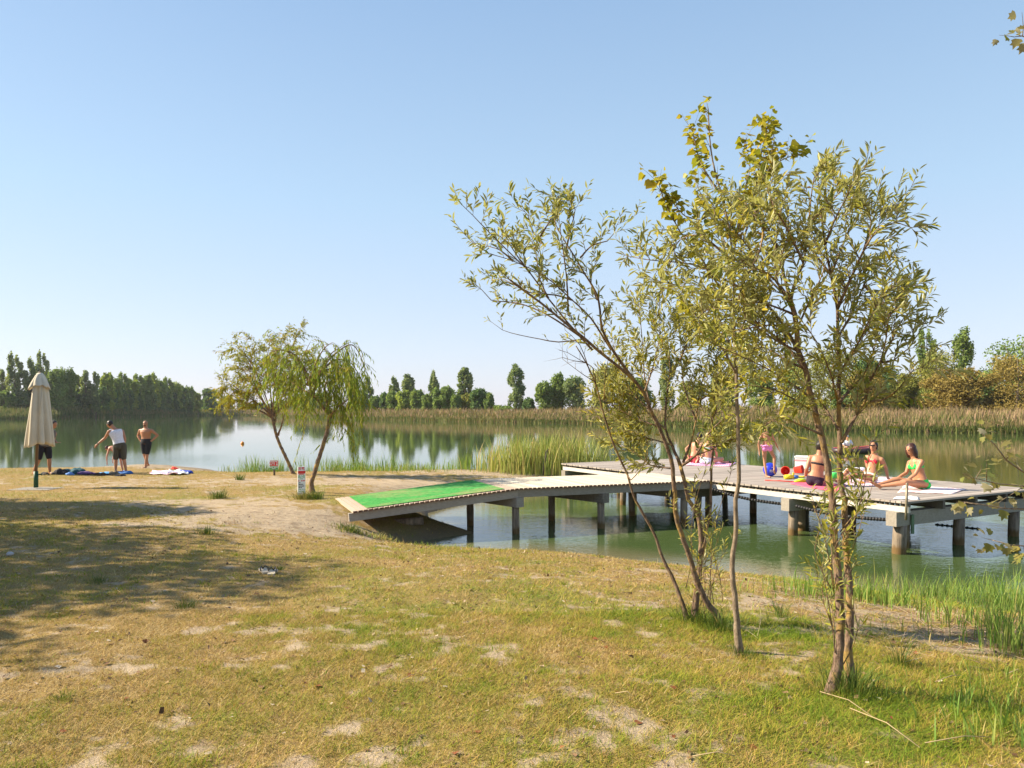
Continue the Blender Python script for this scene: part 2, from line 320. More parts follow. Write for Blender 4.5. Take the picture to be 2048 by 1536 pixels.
def patch(name, spots, mat, label, kind='stuff', cat='grass', over_water=True):
    parts = []
    for (cx, cy, rx, ry, n, h0, h1, w0, tc, ln) in spots:
        x = cx+rs.normal(0, .5, n)*rx; y = cy+rs.normal(0, .5, n)*ry; z = np.maximum(ground(x, y), -.25)
        h = rs.uniform(h0, h1, n); t = np.clip(rs.normal(tc, .22, n), 0, 1)
        parts.append(blades(x, y, z, h, rs.uniform(.6, 1.3, n)*w0, h*rs.uniform(.1, ln, n), rs.uniform(0, 6.28, n), t, 3))
    V, Fc, T = join_blades(parts); return tag(link(name, npmesh(name, V, Fc, T), mat), label, cat, kind=kind)
def pg(px, py): g = G(px, py); return g.x, g.y
sp = []
for px, py, rx, ry, n, h0, h1 in [(1760,1205,.5,.4,130,.08,.24),(1850,1200,.6,.5,170,.10,.30),(1930,1200,.6,.6,260,.12,.40),(2000,1205,.6,.7,330,.15,.48),(2050,1220,.6,.8,340,.15,.52),(2100,1200,.9,1,380,.2,.55),
                          (1960,1250,.5,.4,110,.08,.26),(2045,1300,.4,.4,130,.1,.34),(1880,1180,1,.5,150,.14,.42),(1600,1190,.5,.3,80,.06,.2),(1690,1190,.5,.3,110,.08,.26),(1990,1420,.5,.3,60,.05,.13),(2040,1480,.4,.2,45,.05,.13)]:
    x, y = pg(px, py); sp.append((x, y, rx, ry, int(n*1.9), h0, h1*1.3, .009, .60, .45))
sp += [(-2.75,13.6,.4,.2,170,.03,.13,.012,.22,1.2),(-2.35,13.8,.3,.2,110,.03,.16,.012,.15,1.2),(-1.2,13.3,.6,.2,160,.03,.12,.01,.4,.9),(4.6,5.6,.9,.3,200,.05,.3,.007,.3,.6),(3.6,4.9,.8,.3,160,.04,.22,.006,.4,.6),(3.2,4.3,.5,.3,110,.04,.2,.006,.45,.6),(2.9,6.4,.7,.4,90,.04,.2,.006,.4,.6)]
patch('shore_grass', sp, M_shore, 'tall bright green grass growing at the water edge on the right')
sp = []
for px, n, h1 in [(490,60,.5),(520,110,.75),(545,180,.95),(575,150,.8),(610,170,.8),(650,170,.85),(690,140,.7),(720,150,.85),(760,130,.8),(800,60,.6),(840,50,.5),(880,60,.7),(940,60,.7),(975,90,.9),(1010,160,1.1)]:
    x = (px-1024)/F*28.3; [sp.append((x+rs.uniform(-.9, .9), 28.2+rs.uniform(-.7, .6), rs.uniform(.15, .6), .5, int(n*rs.uniform(.15, .5)), .15, h1*rs.uniform(.45, 1.15), .015, rs.uniform(.5, .75), .35)) for _ in range(6)]
sp.append((-4.2, 26.8, 2.6, 1.2, 700, .08, .35, .014, .5, .5))
patch('lakeside_grass', sp, M_shore, 'thin tall grass in a band along the spit behind the small willows')
M_reed = leafmat('reed_clump', [(0, (.55,.36,.19)), (.25, (.52,.44,.17)), (.6, (.33,.40,.09)), (1, (.18,.28,.06))], trans=.3)
sp = [((px-1024)/F*26.9, 26.9+dy, .8, 1.0, n, .7, h, .022, .48, .30) for px, dy, n, h in [(995,.3,160,1.3),(1030,0,260,1.75),(1065,.2,330,1.5),(1100,0,330,1.7),(1140,.1,330,1.95),(1175,.3,300,1.9),(1200,.6,130,1.6),(1060,1.0,160,1.9)]]
patch('reed_clump', sp, M_reed, 'dense clump of tall green reeds beside the far corner of the jetty', cat='reeds')
# far reed belt
def far_reeds():
    parts = []; n = 95000; px = rs.uniform(-160, 2250, n); tx = (px-1024)/F
    # cast every ray to the far shore
    d = np.linspace(60, 420, 1100); hit = np.zeros(600); gx = np.linspace(-160, 2250, 600)
    for i, p in enumerate(gx):
        s = lake_sd((p-1024)/F*d, d); lastw = np.where(s < 0)[0]; hit[i] = d[lastw[-1]] if len(lastw) else 60
    hit = np.interp(px, gx, hit)
    off = rs.rand(n)**1.5*9-.5; dd = hit+off*(1+hit/150); x = tx*dd; z0 = np.maximum(ground(x, dd), -.1)
    left = px < 440
    clump = fbm(x, dd*.3, .22, 8); H = (2.25+1.5*(clump-.5)+rs.normal(0, .22, n))*np.clip(.75+off*.12, 0, 1.05)
    H = np.where(left, H*1.15+1.5*np.exp(-((px-170)/60)**2), H)
    ws = np.clip(dd*.0005, .035, .2); az = rs.uniform(0, 6.28, n)
    typ = rs.rand(n)
    # green leafy bodies, brown stalks, pink brown plumes
    bt = np.where(left, .80, .60)+.5*(fbm(x, dd, .08, 18)-.5)
    k = typ < .62; parts.append(blades(x[k], dd[k], z0[k], H[k]*rs.uniform(.55, .95, k.sum()), ws[k]*1.5, H[k]*rs.uniform(.1, .35, k.sum()), az[k], np.clip(bt[k]+rs.normal(.08, .14, k.sum()), 0, 1), 2))
    k = (typ >= .62) & (typ < .76); parts.append(blades(x[k], dd[k], z0[k], H[k]*rs.uniform(.3, .6, k.sum()), ws[k]*1.2, H[k]*.1, az[k], np.clip(rs.normal(.2, .1, k.sum()), 0, 1), 2))
    k = (typ >= .76); j = k.sum(); parts.append(blades(x[k], dd[k], z0[k]+H[k]*.55, H[k]*.5, ws[k]*1.3, H[k]*rs.uniform(.05, .3, j), az[k], np.where(left[k], np.clip(rs.normal(.6, .2, j), 0, 1), np.clip(rs.normal(.22, .16, j), 0, 1)), 2))
    V, Fc, T = join_blades(parts)
    m = leafmat('far_reeds', [(0, (.40,.26,.18)), (.2, (.33,.225,.12)), (.5, (.25,.24,.085)), (.8, (.15,.19,.05)), (1, (.09,.14,.04))], trans=.2, rough=.8)
    tag(link('reed_belt', npmesh('reed_belt', V, Fc, T), m), 'belt of brownish reeds lining the far shore', 'reeds', kind='stuff')
far_reeds()
# ------------------------------------------------------------ leaves and far trees
TPL = {
 'willow': ([(0,0,0),(.5,.35,.05),(.42,.68,.04),(0,1,-.06),(-.42,.68,.04),(-.5,.35,.05),(0,.36,-.03),(0,.68,-.04)], [(0,1,6),(0,6,5)], [(1,2,7,6),(6,7,4,5)], [(2,3,7),(7,3,4)]),
 'heart': ([(0,0,0),(.40,.04,.03),(.52,.34,.05),(0,1.0,-.1),(-.52,.34,.05),(-.40,.04,.03),(0,.35,-.04)], [(2,3,6),(6,3,4),(0,1,6),(0,6,5)], [(1,2,6,6)], []),
 'lobed': ([(0,0,0),(.30,.02,.03),(.55,.22,.06),(.36,.40,.03),(.46,.68,.05),(.18,.66,0),(0,1,-.08),(-.18,.66,0),(-.46,.68,.05),(-.36,.40,.03),(-.55,.22,.06),(-.30,.02,.03),(0,.38,-.04)], [(i, (i+1) % 12, 12) for i in range(12)], [], []),
 'card': ([(-.5,0,0),(.5,0,.1),(.4,1,0),(-.45,.9,.12)], [(0,1,2),(0,2,3)], [], []),
}
def leaves(P, D, N, L, Wd, tint, tpl='willow'):
    pts, t1, q, t2 = TPL[tpl]; pts = np.array(pts, float); n = len(P)
    if tpl == 'heart': t1 = [(0,1,6),(1,2,6),(2,3,6),(6,3,4),(6,4,5),(0,6,5)]; q = []
    D = D/np.linalg.norm(D, axis=1)[:, None]; N = N-D*(N*D).sum(1)[:, None]; N = N/np.maximum(np.linalg.norm(N, axis=1), 1e-6)[:, None]; S = np.cross(D, N)
    V = P[:, None, :]+S[:, None, :]*(pts[None, :, 0]*Wd[:, None])[:, :, None]+D[:, None, :]*(pts[None, :, 1]*L[:, None])[:, :, None]+N[:, None, :]*(pts[None, :, 2]*L[:, None])[:, :, None]
    k = len(pts); b = (np.arange(n)*k)[:, None, None]; tri = (b+np.array(list(t1)+list(t2))[None]).reshape(-1, 3)
    fs = [tri]
    if q: fs.append((b+np.array(q)[None]).reshape(-1, 4))
    return V.reshape(-1, 3), fs, np.repeat(tint, k)
def rdir(n): v = rs.normal(0, 1, (n, 3)); return v/np.linalg.norm(v, axis=1)[:, None]
def mk_leaf_mesh(name, chunks, tpl):
    P, D, N, L, Wd, T = [np.concatenate(c) for c in zip(*chunks)]
    V, fs, t = leaves(P, D, N, L, Wd, T, tpl); return npmesh(name, V, fs, t)
M_bark = plain('far_bark', (.16,.125,.09), .9, .25, 6)
def crown_mesh(kind, seed, n=3600, size=.36, base=.5, spread=.16):
    """unit crowns: height 1, built at true scale H x W"""
    global rs
    old = rs; rs = np.random.RandomState(seed); H = 1.0
    K = {'poplar': 60, 'slim': 44, 'round': 34, 'bush': 46, 'willowbush': 60}[kind]
    C = []; 
    for i in range(K):
        t = rs.rand(); a = rs.uniform(0, 6.283)
        if kind in ('poplar', 'slim'):
            z = .10+.86*t; prof = .5*min(1, .5+2.2*(z-.08))*math.sqrt(max(0, 1-max(0, (z-.5)/.5)**2.2)); r = prof*rs.uniform(.35, .95); cr = .10+.05*rs.rand(); cz = cr*.6
        elif kind == 'round':
            z = .22+.70*t; prof = .5*math.sqrt(max(0, 1-((z-.55)/.47)**2)); r = prof*rs.uniform(.3, .95); cr = .15+.08*rs.rand(); cz = cr*.55
        else:
            z = .06+.84*t**1.1; prof = .5*math.sqrt(max(0, 1-(max(0, z-.3)/.68)**2)); r = prof*rs.uniform(.3, .95); cr = .14+.07*rs.rand(); cz = cr*.55
        C.append((math.cos(a)*r, math.sin(a)*r, z, cr, cz, rs.normal(0, spread)))
    C = np.array(C); pick = rs.randint(0, K, n); d = rdir(n); rad = rs.rand(n)**.45
    P = np.stack([C[pick, 0]+d[:, 0]*rad*C[pick, 3], C[pick, 1]+d[:, 1]*rad*C[pick, 3], C[pick, 2]+d[:, 2]*rad*C[pick, 4]*1.25], 1)
    tint = np.clip(base+C[pick, 5]+rs.normal(0, .12, n), 0, 1)
    D = rdir(n)+np.array([0, 0, .5 if kind in ('poplar', 'slim') else -.15]); N = rdir(n)+d*1.2
    rs = old; return P, D, N, tint
FT = {}
def far_tree(kind, var, px, topy, wpx, d, mat, size, label, cat, group, tree=True, basez=None, name=None, trunkh=.5):
    """crown top at topy, wpx wide, standing d metres away"""
    x = (px-1024)/F*d; z0 = max(gz(x, d), 0) if basez is None else basez; H = (CAMZ-(topy-HZ)/F*d-z0)*(1.07 if 'bush' in kind else 1.02); Wd = wpx/F*d
    key = (kind, var, mat.name, size)
    if key not in FT:
        # reference size chosen from the first tree, later copies scaled
        P, D, N, t = crown_mesh(kind, 100+var*7+len(kind), {'bush': 6000, 'willowbush': 13000, 'round': 6000, 'poplar': 5000, 'slim': 3600}[kind])
        P = P*np.array([Wd, Wd, H]); n = len(P)
        V, fs, tt = leaves(P, D, N, rs.uniform(.6, 1.3, n)*size, rs.uniform(.6, 1.2, n)*size*(.45 if kind == 'willowbush' else .8), t, 'card')
        cm = npmesh('crown', V, fs, tt)
        mb = MB(); r = .018*H
        mb.tube([(0, 0, -.3), (.01*H, 0, .3*H), (-.005*H, .01*H, .62*H), (0, 0, .93*H)], [r*1.2, r, r*.55, r*.1], 8)
        for k in range(7):
            a = rs.uniform(0, 6.28); z = rs.uniform(.18, .6)*H; e = rs.uniform(.25, .42)*Wd
            mb.tube([(0, 0, z), (math.cos(a)*e*.6, math.sin(a)*e*.6, z+e*.6), (math.cos(a)*e, math.sin(a)*e, z+e*1.3)], [r*.5, r*.3, r*.08], 5)
        FT[key] = (cm, mb.mesh('trunk'), H, Wd)
    cm, tm, H0, W0 = FT[key]; nm = name or {'poplar': 'poplar_tree', 'slim': 'poplar_tree', 'round': 'broadleaf_tree', 'bush': 'shrub', 'willowbush': 'willow_shrub'}[kind]
    e = empty(nm, (x, d, z0), label, cat, group, rz=0); rz = rs.uniform(0, 6.28)
    for me, m, pn in ((cm, mat, 'crown'), (tm, M_bark, 'trunk')):
        o = bpy.data.objects.new(pn, me); COL.objects.link(o); o.parent = e; o.rotation_euler = (0, 0, rz); o.scale = (Wd/W0, Wd/W0, H/H0)
        if not me.materials: me.materials.append(m)
    return e
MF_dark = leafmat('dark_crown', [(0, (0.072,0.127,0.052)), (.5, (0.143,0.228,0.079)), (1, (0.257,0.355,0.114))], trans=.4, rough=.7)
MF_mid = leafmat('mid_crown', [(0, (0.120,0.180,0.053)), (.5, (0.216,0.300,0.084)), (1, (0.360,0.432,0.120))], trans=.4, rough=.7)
MF_lite = leafmat('light_crown', [(0, (0.192,0.240,0.048)), (.5, (0.336,0.408,0.084)), (1, (0.504,0.552,0.144))], trans=.4, rough=.7)
MF_pop = leafmat('poplar_crown', [(0, (0.132,0.192,0.084)), (.5, (0.240,0.312,0.132)), (1, (0.408,0.432,0.216))], trans=.4, rough=.7)
MF_brown = leafmat('brown_crown', [(0, (.17,.125,.035)), (.5, (.30,.225,.06)), (1, (.42,.33,.10))], trans=.3, rough=.75)
MF_olive = leafmat('olive_crown', [(0, (.15,.165,.035)), (.5, (.27,.28,.06)), (1, (.42,.40,.10))], trans=.3, rough=.75)
def T(kind, px, top, w, d, mat, size, label, cat='tree', group=None, var=None):
    far_tree(kind, rs.randint(0, 2) if var is None else var, px, top, w, d, mat, size, label, cat, group)
gl = 'poplars and trees along the left shore'
for px, top, w, d in [(8,742,18,232),(60,722,30,226),(105,738,26,232),(145,754,24,240)]:
    pass
T('slim', 5, 741, 18, 232, MF_pop, .5, 'slim poplar cut by the left edge of the photo', group=gl)
T('poplar', 29, 712, 31, 226, MF_pop, .5, 'tall broad poplar left of the closed parasol on the far left shore', group=gl)
T('poplar', 62, 722, 30, 228, MF_pop, .5, 'poplar half hidden behind the top of the parasol, left one', group=gl)
T('poplar', 85, 709, 26, 236, MF_pop, .5, 'tallest poplar rising straight behind the parasol tip', group=gl)
T('round', 112, 738, 40, 226, MF_mid, .5, 'leafy tree just right of the parasol on the left shore', group=gl)
T('round', 134, 737, 36, 232, MF_mid, .5, 'rounded pointed-top tree second to the right of the parasol', group=gl)
T('slim', 156, 752, 20, 240, MF_pop, .5, 'short slim poplar in the row left of the two lone narrow poplars', group=gl)
T('slim', 172, 743, 20, 238, MF_pop, .5, 'left one of the two narrow poplars with sky on both sides', group=gl)
T('slim', 192, 746, 16, 238, MF_pop, .5, 'narrowest poplar, standing alone with sky on both sides', group=gl)
wood_t = [(214,748),(231,752),(247,753),(262,757),(278,748),(293,754),(306,750),(321,757),(336,762),(350,766),(363,768),(377,777),(388,784)]
for i, (px, top) in enumerate(wood_t):
    T('round' if i % 2 else 'poplar', px, top+[0,5,-3][i % 3], [30,28,24][i % 3], 250+i*7, MF_lite if i % 3 == 0 else MF_mid, .55, 'green tree in the dense wood on the left shore right of the narrow poplars', group='trees of the dense wood on the left shore')
for i, px in enumerate((205,224,240,256,271,287,300,315,329,343,357,371)):
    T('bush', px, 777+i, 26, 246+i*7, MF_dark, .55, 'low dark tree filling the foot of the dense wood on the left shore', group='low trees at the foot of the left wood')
for i, px in enumerate((8,30,52,100,124,150,176)):
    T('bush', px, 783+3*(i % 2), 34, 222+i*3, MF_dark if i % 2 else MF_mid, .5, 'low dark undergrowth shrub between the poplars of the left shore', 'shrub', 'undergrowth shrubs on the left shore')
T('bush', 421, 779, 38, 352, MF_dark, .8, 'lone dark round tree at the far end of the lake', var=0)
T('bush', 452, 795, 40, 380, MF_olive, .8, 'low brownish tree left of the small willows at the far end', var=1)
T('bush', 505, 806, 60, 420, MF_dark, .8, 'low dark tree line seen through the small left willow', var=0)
T('bush', 560, 803, 60, 415, MF_mid, .8, 'low green trees seen between the two small willow trunks', var=1)
T('round', 607, 792, 44, 330, MF_dark, .7, 'dark tree behind the crown of the two small willows', var=1)
T('round', 642, 786, 46, 300, MF_mid, .7, 'green tree behind the right small willow crown', var=0)
gc = 'poplars along the central shore'
for px, top, w, d, lb in [(707,757,20,230,'pale poplar seen through the drooping willow twigs'),(735,757,22,228,'pale poplar just right of the drooping willow'),(789,757,22,222,'left poplar of the close pair in the middle of the far shore'),
      (816,751,27,218,'right, wider poplar of the close pair in the middle of the far shore'),(868,745,22,210,'slender poplar standing alone between the pair and the big poplar'),(930,738,30,200,'big pale-stemmed poplar behind the dark shrubs')]:
    T('poplar', px, top, w, d, MF_pop, .42, lb, group=gc)
T('poplar', 1032, 731, 34, 176, MF_pop, .38, 'tallest lone poplar standing clear on the central shore', group=gc, var=1)
gr_ = 'round green trees of the central shore'
for i, (px, top, w, d, m) in enumerate([(722,785,34,215,MF_mid),(751,793,24,212,MF_mid),(769,788,20,210,MF_dark),(784,784,26,206,MF_mid),(806,782,34,202,MF_lite),(834,781,28,198,MF_mid),(854,791,26,194,MF_mid),(884,773,40,190,MF_mid),
        (903,778,26,196,MF_mid),(912,790,22,184,MF_mid),(935,790,34,186,MF_olive),(957,778,36,180,MF_dark),(979,788,24,178,MF_mid)]):
    T('round' if i % 2 else 'bush', px, top, w, d, m, .42, 'bushy green tree in the tight row below the central poplars', group=gr_)
T('bush', 1004, 812, 40, 172, MF_mid, .4, 'flat low shrub left of the lone tall poplar', 'shrub')
T('bush', 1058, 799, 28, 170, MF_dark, .4, 'small dark shrub right of the lone tall poplar', 'shrub')
T('round', 1087, 764, 40, 168, MF_mid, .4, 'left tree of the green trio right of the lone poplar', group='trio of trees right of the lone poplar', var=0)
T('round', 1115, 748, 38, 170, MF_mid, .4, 'tallest middle tree of the green trio right of the lone poplar', group='trio of trees right of the lone poplar', var=1)
T('round', 1148, 754, 48, 168, MF_pop, .4, 'greyer right tree of the trio beside the leaning willow', group='trio of trees right of the lone poplar', var=0)
T('bush', 1215, 735, 80, 150, MF_olive, .36, 'yellow-green willow shrub behind the leaning willow stems', 'shrub', var=1)
T('poplar', 1335, 706, 30, 165, MF_pop, .38, 'poplar almost hidden behind the foreground leaves')
T('round', 1275, 755, 60, 150, MF_mid, .36, 'green tree behind the leaves of the leaning willow', var=1)
T('bush', 1385, 765, 70, 140, MF_olive, .34, 'olive shrub behind the foreground leaves near the straight sapling', 'shrub', var=0)
T('bush', 1450, 752, 70, 135, MF_dark, .34, 'dark shrub behind the straight sapling trunk', 'shrub', var=0)
T('bush', 1520, 745, 70, 130, MF_mid, .34, 'green shrub between the straight sapling and the twin stems', 'shrub', var=1)
T('bush', 1590, 722, 80, 128, MF_dark, .34, 'dark green shrub left of the big olive willow shrub', 'shrub', var=1)
gw = 'big willow shrubs on the right shore'
T('willowbush', 1665, 702, 150, 112, MF_olive, .30, 'big olive willow shrub seen through the twin-stemmed willow', 'shrub', gw, var=0)
T('willowbush', 1735, 745, 80, 106, MF_brown, .28, 'smaller brownish shrub right of the olive willow shrub', 'shrub', gw, var=1)
T('round', 1732, 712, 60, 135, MF_dark, .32, 'dark tree behind the brownish shrub on the right shore', var=0)
T('round', 1775, 733, 62, 128, MF_dark, .32, 'dark green tree in the gap left of the two right poplars', var=1)
T('willowbush', 1812, 752, 60, 108, MF_olive, .28, 'small yellow-green shrub in the gap left of the two right poplars', 'shrub', gw, var=1)
T('poplar', 1853, 662, 40, 140, MF_mid, .34, 'left poplar of the two tall ones on the right shore', group='two tall poplars on the right shore', var=0)
T('poplar', 1926, 659, 42, 138, MF_mid, .34, 'right poplar of the two tall ones on the right shore', group='two tall poplars on the right shore', var=1)
T('willowbush', 1872, 706, 110, 112, MF_olive, .30, 'tall yellow-green willow shrub in front of the two right poplars', 'shrub', gw, var=0)
T('willowbush', 1910, 742, 120, 102, MF_brown, .28, 'reddish brown willow shrub below the right poplar', 'shrub', gw, var=1)
T('round', 1972, 738, 56, 128, MF_dark, .32, 'dark tree in the gap between the brown shrubs at right', var=0)
T('round', 2046, 668, 140, 118, MF_mid, .34, 'large green tree cut by the right edge of the photo', var=1)
T('willowbush', 2035, 715, 150, 98, MF_brown, .28, 'broad golden brown willow shrub at the right edge', 'shrub', gw, var=0)
T('bush', 1990, 775, 80, 104, MF_dark, .3, 'low dark shrub between the two brown shrubs at right', 'shrub', var=0)
T('bush', 1700, 775, 90, 108, MF_dark, .3, 'low dark shrub under the olive willow shrub', 'shrub', var=1)
T('round', 2170, 700, 140, 110, MF_mid, .34, 'green tree beyond the right edge of the photo', var=0)
# ------------------------------------------------------------ hand-laid young trees
def bark(name, a, b, lichen=None):
    m, nt, bs = newmat(name); v = coords(nt, 'Object', (1, 1, .35)); n = noise(nt, 38, 5, v, .7); n2 = noise(nt, 9, 3, coords(nt))
    c = ramp(nt, [(.3, a), (.68, b)], n)
    if lichen: c = mix(nt, ramp(nt, [(.50, (0,0,0)), (.62, (1,1,1))], n2), c, lichen)
    nt.links.new(c, bs.inputs['Base Color']); bs.inputs['Roughness'].default_value = .9; bs.inputs['Specular IOR Level'].default_value = .2
    bump(nt, n, 1, .02, bs); return m
def spline(pts, rads, step=.06):
    P = [Vector(p) for p in pts]; out = []; rr = []; n = len(P)
    for i in range(n-1):
        p0 = P[max(i-1, 0)]; p1 = P[i]; p2 = P[i+1]; p3 = P[min(i+2, n-1)]; k = max(1, int((p2-p1).length/step))
        for j in range(k):
            t = j/k; q = .5*((2*p1)+(p2-p0)*t+(2*p0-5*p1+4*p2-p3)*t*t+(3*p1-p0-3*p2+p3)*t**3)
            out.append(q); rr.append(rads[i]*(1-t)+rads[i+1]*t)
    out.append(P[-1]); rr.append(rads[-1]); return out, rr
class Tree:
    def __init__(s): s.wood = MB(); s.L = []; s.segs = []
    def limb(s, pts, r0, r1, n=8, wob=.07, grow=None, start=.35):
        """pts in world space; grow = dict for twigs along the limb"""
        N = len(pts); rads = [r0+(r1-r0)*(i/(N-1))**.6 for i in range(N)]; P, rr = spline(pts, rads)
        rr = [r*(1+.45*math.exp(-i/2.2)) if r0 > .02 else r for i, r in enumerate(rr)]
        P = [p+Vector((random.gauss(0, 1), random.gauss(0, 1), 0))*min(rr[i]*.12, .003) if 0 < i < len(P)-1 else p for i, p in enumerate(P)]
        s.wood.tube(P, rr, n, random.random(), True, wob); s.segs.append((P, rr))
        if grow: s.twigs(P, rr, start, **grow)
        return P, rr
    def twigs(s, P, rr, start, num, ln=(.2, .45), up=.4, lsz=.075, lw=.018, gap=.022, tint=.5, sub=0, droop=0, tpl='willow', tip=True, bare=.0, stick=.7, pref=None):
        N = len(P)
        for q in range(num+(1 if tip else 0)):
            if q == num: i = N-1; t = (P[-1]-P[-3]).normalized(); d = t
            else:
                i = min(N-1, int(N*(start+(1-start)*((q+random.random())/num)))); t = (P[min(i+1, N-1)]-P[max(i-1, 0)]).normalized()
                o = Vector((random.gauss(0, 1), random.gauss(0, 1), random.gauss(0, 1))); o = (o-t*o.dot(t)).normalized()
                d = (t*stick+o*.9+Vector((0, 0, up))).normalized()
                if pref is not None: d = (d+Vector(pref)*random.uniform(.1, .7)).normalized()
            L = random.uniform(*ln)*(.5 if q == num else 1); p = P[i].copy(); pts = [p.copy()]; n = max(3, int(L/.05)); dd = d.copy()
            for k in range(n):
                dd = (dd+Vector((random.gauss(0, .10), random.gauss(0, .10), random.gauss(0, .10)+.05*up-droop*.22))).normalized(); p = p+dd*(L/n); pts.append(p.copy())
            r0 = min(.0045, max(.002, rr[i]*.5)); s.wood.tube(pts, [r0*(1-.75*k/n) for k in range(n+1)], 4, random.random(), False)
            if random.random() > bare: s.leafy(pts, lsz, lw, gap, tint, tpl, droop)
            if sub:
                for _ in range(sub):
                    k = random.randint(1, n-1); o = Vector((random.gauss(0, 1), random.gauss(0, 1), random.gauss(0, 1))).normalized(); e = ((pts[k+1]-pts[k]).normalized()+o*.8+Vector((0, 0, up*.5))).normalized()
                    l2 = L*random.uniform(.35, .6); c = [pts[k]+e*l2*j/3+Vector((0, 0, -droop*.3*l2*(j/3)**2)) for j in range(4)]
                    s.wood.tube(c, [.0022, .0018, .0013, .0008], 4, random.random(), False); s.leafy(c, lsz, lw, gap, tint, tpl, droop)
    def leafy(s, pts, lsz, lw, gap, tint, tpl, droop=0):
        tot = sum((pts[i+1]-pts[i]).length for i in range(len(pts)-1)); n = max(2, int(tot/gap)); m = len(pts)-1; tb = random.gauss(0, .11)
        for k in range(n+1):
            f = .12+.88*k/n; i = min(m-1, int(f*m)); u = f*m-i; p = pts[i].lerp(pts[i+1], u); t = (pts[i+1]-pts[i]).normalized()
            o = Vector((random.gauss(0, 1), random.gauss(0, 1), random.gauss(0, 1))); o = (o-t*o.dot(t)).normalized()
            if tpl in ('heart', 'lobed'):
                d = (t*.3+o*.9+Vector((0, 0, -.55))).normalized(); p = p+o*.02; N = o+Vector((random.gauss(0, .5), random.gauss(0, .5), .5))
            else:
                d = (t*.85+o*.75+Vector((0, 0, -.12-droop*.8))).normalized(); N = Vector((random.gauss(0, .7), random.gauss(0, .7), 1.0))
            l = lsz*random.uniform(.6, 1.15)*(1 if f < .85 else .75); s.L.append((p, d, N, l, lw*random.uniform(.75, 1.2)*l/lsz, tint+tb+random.gauss(0, .13)))
    def fin(s, name, loc, label, cat, mbark, mleaf, tpl='willow', group=None):
        e = empty(name, loc, label, cat, group); off = -Vector(loc)
        for i, v in enumerate(s.wood.v): s.wood.v[i] = (v[0]+off.x, v[1]+off.y, v[2]+off.z)
        s.wood.build('trunk', mbark, e)
        A = s.L; P = np.array([tuple(a[0]+off) for a in A]); D = np.array([tuple(a[1]) for a in A]); N = np.array([tuple(a[2]) for a in A])
        V, fs, tt = leaves(P, D, N, np.array([a[3] for a in A]), np.array([a[4] for a in A]), np.clip([a[5] for a in A], 0, 1), tpl)
        link('crown', npmesh('crown', V, fs, tt), mleaf, e); return e
def path(pts, d0, d1, bow=0):
    n = len(pts); return [at(p[0], p[1], d0+(d1-d0)*i/(n-1)+bow*math.sin(math.pi*i/(n-1))+(p[2] if len(p) > 2 else 0)) for i, p in enumerate(pts)]
M_wbark = bark('willow_bark', (.07,.04,.025), (.30,.205,.14), (.34,.22,.07))
M_pbark = bark('poplar_bark', (.12,.085,.055), (.38,.29,.20))
M_wleaf = leafmat('willow_leaf', [(0, (.58,.32,.045)), (.18, (.48,.37,.045)), (.5, (.35,.325,.04)), (1, (.15,.20,.03))], back=(.42,.41,.20), trans=.40, rough=.34)
M_pleaf = leafmat('poplar_leaf', [(0, (.52,.34,.05)), (.3, (.46,.39,.05)), (.65, (.31,.32,.045)), (1, (.16,.22,.035))], trans=.42, rough=.4)

# leaning willow (left of the three)
gb = G(1385, 1243); dL = gb.y
t = Tree(); g1 = dict(num=6, ln=(.10,.26), lsz=.075, lw=.020, gap=.026, tint=.76, sub=1, up=.55)
b1 = G(1374, 1243); b1 = at(1374, 1243, dL)
t.limb(path([(1376,1250),(1364,1205),(1343,1150),(1325,1116),(1305,1060),(1271,1000),(1255,950),(1228,890),(1208,830),(1192,770),(1172,725),(1152,692)], dL, dL-.3, .2), .021, .004, 9)
for a in [[(1192,770),(1185,735),(1160,720),(1135,705),(1118,700)],[(1172,725),(1150,722),(1125,715)],[(1208,800),(1212,740),(1222,700)],[(1180,745),(1160,690),(1130,660)],[(1192,765),(1165,748),(1125,718)]]:
    t.limb(path(a, dL-.28, dL-.4), .005, .0015, 5, grow=dict(num=4, ln=(.08,.22), lsz=.05, lw=.012, bare=.85, tip=False))
t.limb(path([(1255,950),(1262,960),(1290,925),(1296,895),(1290,870)], dL-.1, dL-.35), .006, .002, 5, grow=dict(num=3, ln=(.06,.14), lsz=.05, lw=.012, tint=.25))
